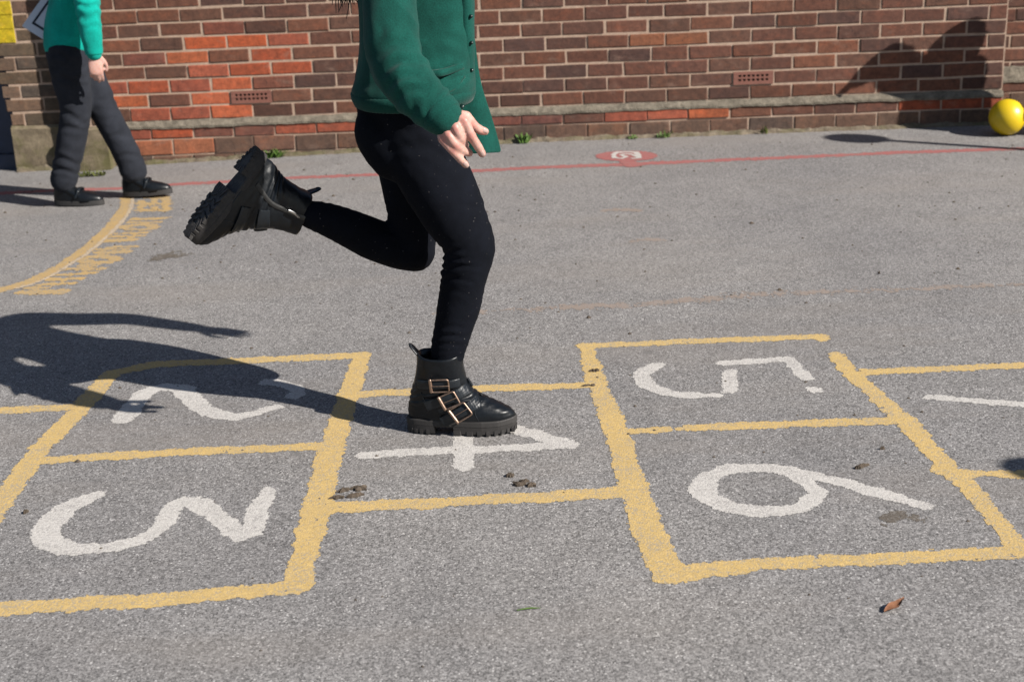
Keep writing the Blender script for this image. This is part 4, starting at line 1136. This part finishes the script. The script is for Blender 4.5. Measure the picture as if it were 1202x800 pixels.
# cuff
m_ = MB(); ca = unit(wrR - P(505, 124, 3.345)); cb = P(520.5, 136, 3.325)
tube(m_, [cb - ca * .022, cb - ca * .012, cb + ca * .010, cb + ca * .014], [.0465, .050, .0455, .043], seg=40, m=4, round_ends=False)
me = m_.mesh(); link('cuff', me, GREEN, card)
# hem rib
def ribbed(me, amp, n, c):
    def f(co, no):
        a = np.arctan2(co[:, 1] - c[1], co[:, 0] - c[0]); return amp * np.sign(np.sin(a * n)) * np.abs(np.sin(a * n)) ** .5
    displace(me, f)
m_ = MB(); loft(m_, [cring(486, 121, .146, .154, n=160, k=.02, Y=3.725), cring(486, 119, .155, .164, n=160, k=.02, Y=3.725), cring(485.5, 111, .163, .171, n=160, k=.02, Y=3.725), cring(485, 105, .164, .172, n=160, k=.02, Y=3.725), cring(485, 103, .158, .166, n=160, k=.02, Y=3.725)])
me = m_.mesh(); ribbed(me, .0009, 80, P(485, 111, 3.735)); link('hem_band', me, GREEN, card)
# button band, following the front edge
def front(py, w=0.0, dy=0.0):  # points on the front right of the cardigan, near its silhouette
    e = np.interp(py, [-10, 0, 30, 60, 90, 112], [549, 549.5, 550.5, 551, 551, 545])
    return P(e + w, py, 3.665 + dy)
m_ = MB(); rr = []
for py in np.linspace(-40, 116, 26):
    a, b = front(py, -7, -.022), front(py, 5.5, .0); nn = np.array([.35, -.93, 0])
    rr.append([a + nn * .000, a + nn * .005, (a + b) / 2 + nn * .008, b + nn * .005, b - nn * .004])
loft(m_, rr); link('button_band', m_.mesh(), GREEN, card)
for py in (-12, 19, 50, 82):
    m_ = MB(); c_ = front(py, 1.5, -.012) + np.array([.35, -.93, 0]) * .006; tube(m_, [c_, c_ + np.array([.0012, -.0025, 0])], [.0050, .0044], seg=16, m=2); link('button', m_.mesh(), BUTTON, card)
m_ = MB(); c_ = P(541, 125, 3.60); tube(m_, [c_, c_ + np.array([.003, -.0035, 0])], [(.008, .005), (.0075, .0045)], ref=(.8, 0, .5), seg=16, m=2); link('button', m_.mesh(), BUTTON, card)
# pocket: welt on the front panel, open along its top
def near_surf(px, py):
    """depth of the cardigan's near surface at a pixel"""
    hit, loc, nrm, idx = card.ray_cast(Vector(EYE), Vector(unit(ray(px, py))))
    return np.array(loc) if hit else P(px, py, 3.62)
bpy.context.view_layer.update()
fit_ = [(x, y, near_surf(x, y)[1]) for x in np.linspace(534, 548, 6) for y in np.linspace(66, 100, 7)]
A_ = np.array([(1, x - 540, y - 85) for x, y, q in fit_]); cf_ = np.linalg.lstsq(A_, np.array([q for *_, q in fit_]), rcond=None)[0]
def on_front(x, y, out=0.0): return P(x, y, max(cf_[0] + cf_[1] * (x - 540) + cf_[2] * (y - 85), 3.56) - out)
m_ = MB(); rows = []
for t in np.linspace(0, 1, 14):
    x = 505 + 40 * t; yt = 83 - 11.5 * t + 2.2 * math.sin(PI * t); q = [on_front(x, yt + dy, o_) for dy, o_ in ((0, .001), (1.2, .0075), (8.0, .0065), (9.2, .001))]
    rows.append(q + [q[-1] + [0, .006, 0], q[0] + [0, .006, 0]])
loft(m_, rows); link('pocket', m_.mesh(), GREEN, card)
m_ = MB(); tube(m_, [on_front(x, y, .001) for x, y in ((506, 96), (510, 105), (520, 110), (534, 104), (546, 90))], [.0018] * 5, seg=6); link('pocket_seam', m_.mesh(), GREEN_DK, card)
# loose left front panel swinging forward, behind the hand
v = []; rowsP = [(40, 546, 556), (70, 545, 559), (95, 542, 563), (115, 540, 569), (135, 540, 576), (155, 541, 582), (170, 542, 586), (179, 543, 588.5)]; nc = 9
for i, (py, a, b) in enumerate(rowsP):
    for k in range(nc):
        t = k / (nc - 1); v.append(P(a + (b - a) * t, py + (2.5 * (1 - t) if i == len(rowsP) - 1 else 0), 3.70 + .03 * t + .014 * math.sin(t * 5 + i * .35) * (i / 7)))
m_ = MB(); m_.add(v, [(i * nc + k, i * nc + k + 1, (i + 1) * nc + k + 1, (i + 1) * nc + k) for i in range(len(rowsP) - 1) for k in range(nc - 1)])
fp = link('front_panel', m_.mesh(), [GREEN], card); so_ = fp.modifiers.new('s', 'SOLIDIFY'); so_.thickness = .005; ss = fp.modifiers.new('u', 'SUBSURF'); ss.levels = ss.render_levels = 2

# boots on both feet
def mtx(x, z, o, lat_sign=1, mirror=False):
    x = unit(x); z = unit(np.asarray(z, float) - x * (np.asarray(z) @ x)); y = np.cross(z, x)
    if mirror: y = -y
    M = np.eye(4); M[:3, 0], M[:3, 1], M[:3, 2], M[:3, 3] = x, y, z, o
    return M
hR = g(479.5, 506.5); hR[1] += .010; hR[2] = .0035
make_boot(mtx((.992, -.115, 0), (0, 0, 1), hR, mirror=True), 0.0, girl)
hL = P(300, 172, 3.78)
make_boot(mtx((-.66, -.28, -.70), (.74, .42, -.52), hL), .32, girl)


# ---------- generic child
def make_child(o, J, label, sweater, bottom, shoe, sw_r=1.0, voxel=.0055, hands=True, wide=1.0, hairtail=None, scale=1.0, leg_r=1.0, group=None, coat=False):
    b = MB(); ch = (J['shR'] + J['shL']) / 2; pe = (J['hipR'] + J['hipL']) / 2; sx = unit(J['shL'] - J['shR']); hx = unit(J['hipL'] - J['hipR'])
    nk = ch + J['up'] * .06; mid = (ch + pe) / 2
    tube(b, [pe - J['up'] * .04, pe + J['up'] * .03, mid, ch - J['up'] * .06, ch + J['up'] * .01, nk + J['up'] * .03, J['head'] - J['up'] * .05], [(.12, .085), (.115, .085), (.105, .08), (.13, .085), (.10, .06), (.042, .042), (.042, .042)], ref=sx, seg=22)
    for s in 'RL':
        h, k, a = J['hip' + s], J['kn' + s], J['an' + s]
        tube(b, [h, (h + k) / 2, k, (k + a) / 2, a + [0, 0, .02], a - [0, 0, .03]], [.075, .066, .048, .046, .034, .028])
        sh, e, w = J['sh' + s], J['el' + s], J['wr' + s]
        tube(b, [sh + (ch - sh) * .3, sh, (sh + e) / 2, e, (e + w) / 2, w], [.05, .046, .038, .033, .03, .021])
        hand(b, w, J['hd' + s][0], J['hd' + s][1], J['hd' + s][2], .92, J['hd' + s][3])
    L = head(b, J['head'], J['face'], J['up'], .95)
    root = link('person', remesh(b, voxel, 3), SKIN); tag(root, label, 'person', group)
    face_parts(L, .95, root); hair_cap(L, .95, root, tail=hairtail)
    c = MB(); tl = pe + J['up'] * J.get('hem', .02)
    tube(c, [tl - J['up'] * .01, tl + J['up'] * .03, mid, ch - J['up'] * .08, ch - J['up'] * .0, ch + J['up'] * .045], [(.135 * wide, .112 * wide), (.145 * wide, .122 * wide), (.14 * wide, .115 * wide), (.15 * wide, .115), (.12, .085), (.06, .055)], ref=sx, seg=26)
    for s in 'RL':
        sh, e, w = J['sh' + s], J['el' + s], J['wr' + s]
        tube(c, [sh + (ch - sh) * .35, sh, (sh + e) / 2, e, (e + w) / 2, w + (e - w) * .14, w + (e - w) * .02], [.066, .064, .06, .055, .050, .044, .038], seg=22)
    me = remesh(c, .008, 5)
    displace(me, lambda co, n: .005 * nz(co, 8) + .003 * nz(co, 20) + fold(co, J['elR'], J['elR'] - J['shR'], .006, .05, .09) + fold(co, J['elL'], J['elL'] - J['shL'], .006, .05, .09))
    sw = link('sweatshirt' if not coat else 'coat', me, sweater, root)
    for s in 'RL':
        w, e = J['wr' + s], J['el' + s]; d_ = unit(w - e); m_ = MB()
        tube(m_, [w - d_ * .045, w - d_ * .03, w - d_ * .005, w], [.040, .0425, .040, .037], seg=26, m=3, round_ends=False); link('cuff', m_.mesh(), sweater, sw)
    q = MB(); lr = leg_r
    tube(q, [pe + J['up'] * .09, pe + J['up'] * .02, pe - J['up'] * .06], [(.125, .105), (.135, .115), (.12, .105)], ref=hx, seg=24)
    for s in 'RL':
        h, k, a = J['hip' + s], J['kn' + s], J['an' + s]
        tube(q, [h, h * .6 + k * .4, k * .9 + h * .1, k * .6 + a * .4, k * .2 + a * .8, a - [0, 0, .015]], [.097 * lr, .089 * lr, .074 * lr, .069 * lr, .066 * lr, .066 * lr], seg=24)
    me = remesh(q, .008, 4)
    def tf(co, n):
        d = .007 * nz(co * np.array([1, 1, .55]), 8) + .002 * nz(co, 22)
        for s in 'RL':
            h, k, a = J['hip' + s], J['kn' + s], J['an' + s]
            d += fold(co, a + (k - a) * .14, k - a, .0014, .048, .08) + fold(co, k, k - h, .0022, .06, .09) + fold(co, h + (k - h) * .2, (.4, 0, 1), .004, .06, .10)
        return d
    if J.get('creases'):
        displace(me, lambda co, n: sum(crease(co, P(*a, BY), P(*b, BY), k, w_, nr) for a, b, k, w_, nr in J['creases']))
    displace(me, tf); link('trousers', me, bottom, root)
    for s in 'RL':
        a, f = J['an' + s], unit(J['ft' + s] * np.array([1, 1, 0])); fz = J['so' + s]; l = np.array([-f[1], f[0], 0]); u = np.array([0, 0, 1.0])
        pit = J.get('pit' + s, 0); f = f * math.cos(pit) - u * math.sin(pit); u2 = np.cross(f, l) * -1; u2 = u2 if u2[2] > 0 else -u2
        hl = np.array([a[0], a[1], 0]) + f * -.065; hl[2] = fz
        W_ = lambda x, y, z: hl + f * x + l * y + u2 * z
        rings = []; th = np.linspace(0, 2 * PI, 32, endpoint=False)
        for z, xb, xf, hw in ((.018, .002, .248, .043), (.03, 0, .247, .044), (.042, .0, .238, .043), (.054, .001, .21, .042), (.066, .003, .165, .039), (.08, .006, .125, .036), (.095, .012, .105, .034)):
            rings.append([W_((xb + xf) / 2 + (xf - xb) / 2 * math.cos(t), hw * math.sin(t) * (.8 + .2 * (math.cos(t) > 0)), z) for t in th])
        m_ = MB(); loft(m_, rings); shoe_o = link('shoe', m_.mesh(), LEATHER, root)
        m_ = MB(); loft(m_, [[W_(.125 + .127 * math.cos(t), .046 * math.sin(t) * (.86 + .14 * math.cos(t)), z) for t in th] for z in (.0, .004, .022, .024)]); link('sole', m_.mesh(), RUBBER, shoe_o)
        m_ = MB(); tube(m_, [W_(.125, .043, .045), W_(.135, .03, .075), W_(.137, 0, .083), W_(.135, -.03, .075), W_(.125, -.043, .045)], [(.004, .012)] * 5, ref=u2, seg=8); link('strap', m_.mesh(), LEATHER2, shoe_o)
    return root, sw


V = lambda *a: np.array(a, float)
# walking child at the wall
BY = 6.86
rf, lf = g(74, 229), g(160, 219)
J = dict(up=unit(V(.05, 0, 1)), hipR=P(80, 66, 6.80), hipL=P(88, 64, 6.94), knR=P(90, 135, 6.80), anR=P(75, 208, 6.81), knL=P(124, 132, 6.92), anL=P(156, 197, 6.915),
         ftR=V(1, -.12, 0), ftL=V(1, -.10, 0), soR=float(gz(-2.1, 6.8)) + .004, soL=float(gz(-1.8, 6.9)) + .004, pitL=-.06, hem=.035)
J['anR'][2] = max(J['anR'][2], .09)
pe_ = (J['hipR'] + J['hipL']) / 2
J['shR'] = pe_ + V(.03, -.165, .43); J['shL'] = pe_ + V(.01, .165, .43); J['head'] = pe_ + V(.06, 0, .64); J['face'] = V(1, .05, -.1)
J['elR'] = P(104, 12, 6.64); J['wrR'] = P(110.5, 64, 6.63)
J['shR'] = V(J['elR'][0] - .02, 6.69, J['elR'][2] + .26)
J['elL'] = J['shL'] + V(.0, .05, -.26); J['wrL'] = J['elL'] + V(-.03, .0, -.12)
J['hdR'] = (V(.0, -.05, -1), V(.25, -1, 0), V(1, .3, 0), .55); J['hdL'] = (V(-.5, 0, -.8), V(-.3, .8, .3), V(0, -.4, .9), .9)
J['creases'] = [((62, 60), (100, 74), .005, .014, 6.88), ((66, 88), (104, 100), .004, .014, 6.88), ((72, 128), (104, 140), .005, .014, 6.87), ((72, 150), (106, 150), .004, .013, 6.87), ((64, 182), (98, 190), .006, .014, 6.87), ((62, 196), (98, 203), .005, .011, 6.87), ((112, 118), (140, 128), .004, .014, 7.1), ((126, 160), (156, 168), .004, .013, 7.1), ((138, 184), (164, 188), .005, .012, 7.1), ((120, 90), (128, 150), .003, .014, 7.1)]
boy, bsw = make_child(None, J, 'child in turquoise sweatshirt and charcoal trousers walking beside the brick pier', TURQ, TROUSER, None, leg_r=.98)
# sheet of paper in a black border held behind the child
pa, pb, pc = P(26, 31, 6.98), P(46, 3, 7.03), P(54, 43, 6.93)
e1, e2 = pb - pa, pc - pa; e1 = unit(e1); e2 = unit(e2 - e1 * (e2 @ e1)); nn = np.cross(e1, e2)
def card_box(a0, a1, b0, b1, t0, t1):
    m_ = MB(); v = [pa + e1 * x + e2 * y + nn * t for t in (t0, t1) for x, y in ((a0, b0), (a1, b0), (a1, b1), (a0, b1))]
    return m_.add(v, [(0, 1, 2, 3), (4, 5, 6, 7), (0, 1, 5, 4), (1, 2, 6, 5), (2, 3, 7, 6), (3, 0, 4, 7)])
sg = 1 if nn @ (EYE - pa) > 0 else -1
cb_ = link('paper_sheet', card_box(0, .297, 0, .21, -.002, .002).mesh(), PAPER, smooth=False); tag(cb_, 'white paper sheet with a thick black border held behind the walking child', 'paper')
m_ = MB()
for q in ((.035, .26, .035, .047), (.035, .26, .163, .175), (.035, .047, .047, .163), (.248, .26, .047, .163)):
    k = card_box(*q, sg * .0022, sg * .0034); m_.add(np.concatenate(k.v), k.f)
link('printed_border', m_.mesh(), INK, cb_, smooth=False)

# child standing out of frame on the right by the wall (its shadow falls on the bricks)
GREY = m_cloth('grey jersey', (.12, .12, .13)); NAVYC = m_cloth('navy coat cloth', (.012, .018, .045))
Q = lambda u, v, t: V(u + SX * t, 7.69 - SY * t, v + t)
J = dict(up=V(0, 0, 1), hipR=V(3.24, 7.15, .62), hipL=V(3.38, 7.15, .62), knR=V(3.24, 7.14, .35), knL=V(3.38, 7.16, .35), anR=V(3.24, 7.15, .08), anL=V(3.38, 7.16, .08), ftR=V(-.3, .9, 0), ftL=V(-.1, .9, 0),
         soR=.003, soL=.003, hem=-.10, shR=V(3.21, 7.14, 0.98), shL=V(3.43, 7.16, 0.98), head=V(3.33, 7.18, 1.085), face=V(-.9, .4, 0))
J['elR'] = Q(2.16, .365, .80); J['wrR'] = Q(2.04, .295, .77); J['elL'] = V(3.44, 7.06, .78); J['wrL'] = V(3.36, 6.99, .62)
for k_ in list(J):
    if isinstance(J[k_], np.ndarray) and k_ not in ('up', 'face', 'ftR', 'ftL'): J[k_] = J[k_] + V(-.08, 0, 0)
J['hdR'] = (V(-.8, 0, -.5), V(-.4, 0, .8), V(0, -1, 0), .4); J['hdL'] = (V(0, -.1, -1), V(.6, .6, 0), V(-.6, -.6, 0), .5)
make_child(None, J, 'child in navy coat by the wall corner whose shadow falls on the bricks', NAVYC, TROUSER, None, wide=1.0, coat=True)

# child out of frame in the right foreground (only the top of its head's shadow enters)
hx, hy = 2.93, 2.26
J = dict(up=V(0, 0, 1), hipR=V(hx - .07, hy - .05, .72), hipL=V(hx + .07, hy + .05, .72), knR=V(hx - .08, hy - .06, .40), knL=V(hx + .08, hy + .05, .40), anR=V(hx - .08, hy - .06, .08), anL=V(hx + .08, hy + .06, .08), ftR=V(-.5, .8, 0), ftL=V(-.4, .9, 0),
         soR=.003, soL=.003, hem=.0, shR=V(hx - .14, hy - .10, 1.12), shL=V(hx + .14, hy + .10, 1.12), head=V(hx, hy, 1.30), face=V(-.7, .7, 0))
J['elR'] = V(hx - .2, hy - .12, .9); J['wrR'] = V(hx - .16, hy - .06, .7); J['elL'] = V(hx + .2, hy + .14, .9); J['wrL'] = V(hx + .15, hy + .18, .7)
J['hdR'] = J['hdL'] = (V(0, 0, -1), V(-.6, -.6, 0), V(-.6, .6, 0), .5)
make_child(None, J, 'child in grey jersey whose shadow tip touches the right edge of the hopscotch', GREY, TROUSER, None)

# guessed post and disc, added out of frame to cast the thin shadow by the wall
H0 = 1.75
pb_ = V(1.76 + SX * H0, 7.50 - SY * H0, 0)
post = empty('shadow_post', tuple(pb_)); tag(post, 'unseen slim post with round board, added to cast a thin shadow before the wall', 'post')
m_ = MB(); tube(m_, [(0, 0, 0), (0, 0, 1.62)], [.028, .026], seg=16); link('pole', m_.mesh(), STEEL, post).matrix_parent_inverse.identity()
m_ = MB(); ax_ = unit(V(SX, -SY, .2)); tube(m_, [V(0, 0, 1.66) - ax_ * .008, V(0, 0, 1.66) + ax_ * .008], [.115, .115], seg=32, m=2, round_ends=False); link('board', m_.mesh(), NAVY, post, smooth=False).matrix_parent_inverse.identity()
m_ = MB(); tube(m_, [(-.12, -.12, .0), (.12, .12, .0)], [.02, .02], seg=12); tube(m_, [(-.12, .12, .0), (.12, -.12, .0)], [.02, .02], seg=12); link('foot', m_.mesh(), STEEL, post).matrix_parent_inverse.identity()

# ------------------------------------------------------------------ light, sky, camera
SUN = unit(V(SX, -SY, 1.0))
el = math.asin(SUN[2]); az = math.atan2(SUN[0], SUN[1])
w = bpy.data.worlds.new('World'); S.world = w; w.use_nodes = True; nt = w.node_tree
sky = nt.nodes.new('ShaderNodeTexSky'); sky.sky_type = 'NISHITA'; sky.sun_disc = False; sky.sun_elevation = el; sky.sun_rotation = az; sky.air_density = 1.0; sky.dust_density = .6; sky.ozone_density = 1.2
bg = nt.nodes['Background']; bg.inputs['Strength'].default_value = .05; nt.links.new(sky.outputs[0], bg.inputs['Color'])
L = bpy.data.lights.new('sun', 'SUN'); L.energy = 5.0; L.angle = math.radians(.53); L.color = (1, .95, .88)
lo = bpy.data.objects.new('sun', L); C.objects.link(lo); lo.rotation_euler = Vector(SUN).to_track_quat('Z', 'Y').to_euler(); lo.location = (6, -3, 6)

cam = bpy.data.cameras.new('camera'); cam.sensor_width = 36; cam.lens = FPX / 1202 * 36; cam.clip_end = 500; cam.clip_start = .05
cam.dof.use_dof = True; cam.dof.focus_distance = 3.92; cam.dof.aperture_fstop = 4.5
co = bpy.data.objects.new('camera', cam); C.objects.link(co)
M = Matrix(((CAMR[0][0], -CAMR[1][0], -CAMR[2][0], 0), (CAMR[0][1], -CAMR[1][1], -CAMR[2][1], 0), (CAMR[0][2], -CAMR[1][2], -CAMR[2][2], HCAM), (0, 0, 0, 1)))
co.matrix_world = M; S.camera = co
S.view_settings.view_transform = 'Standard'; S.view_settings.look = 'None'; S.view_settings.gamma = 1; S.view_settings.use_curve_mapping = False
S.view_settings.exposure = 1.05
S.cycles.use_denoising = True
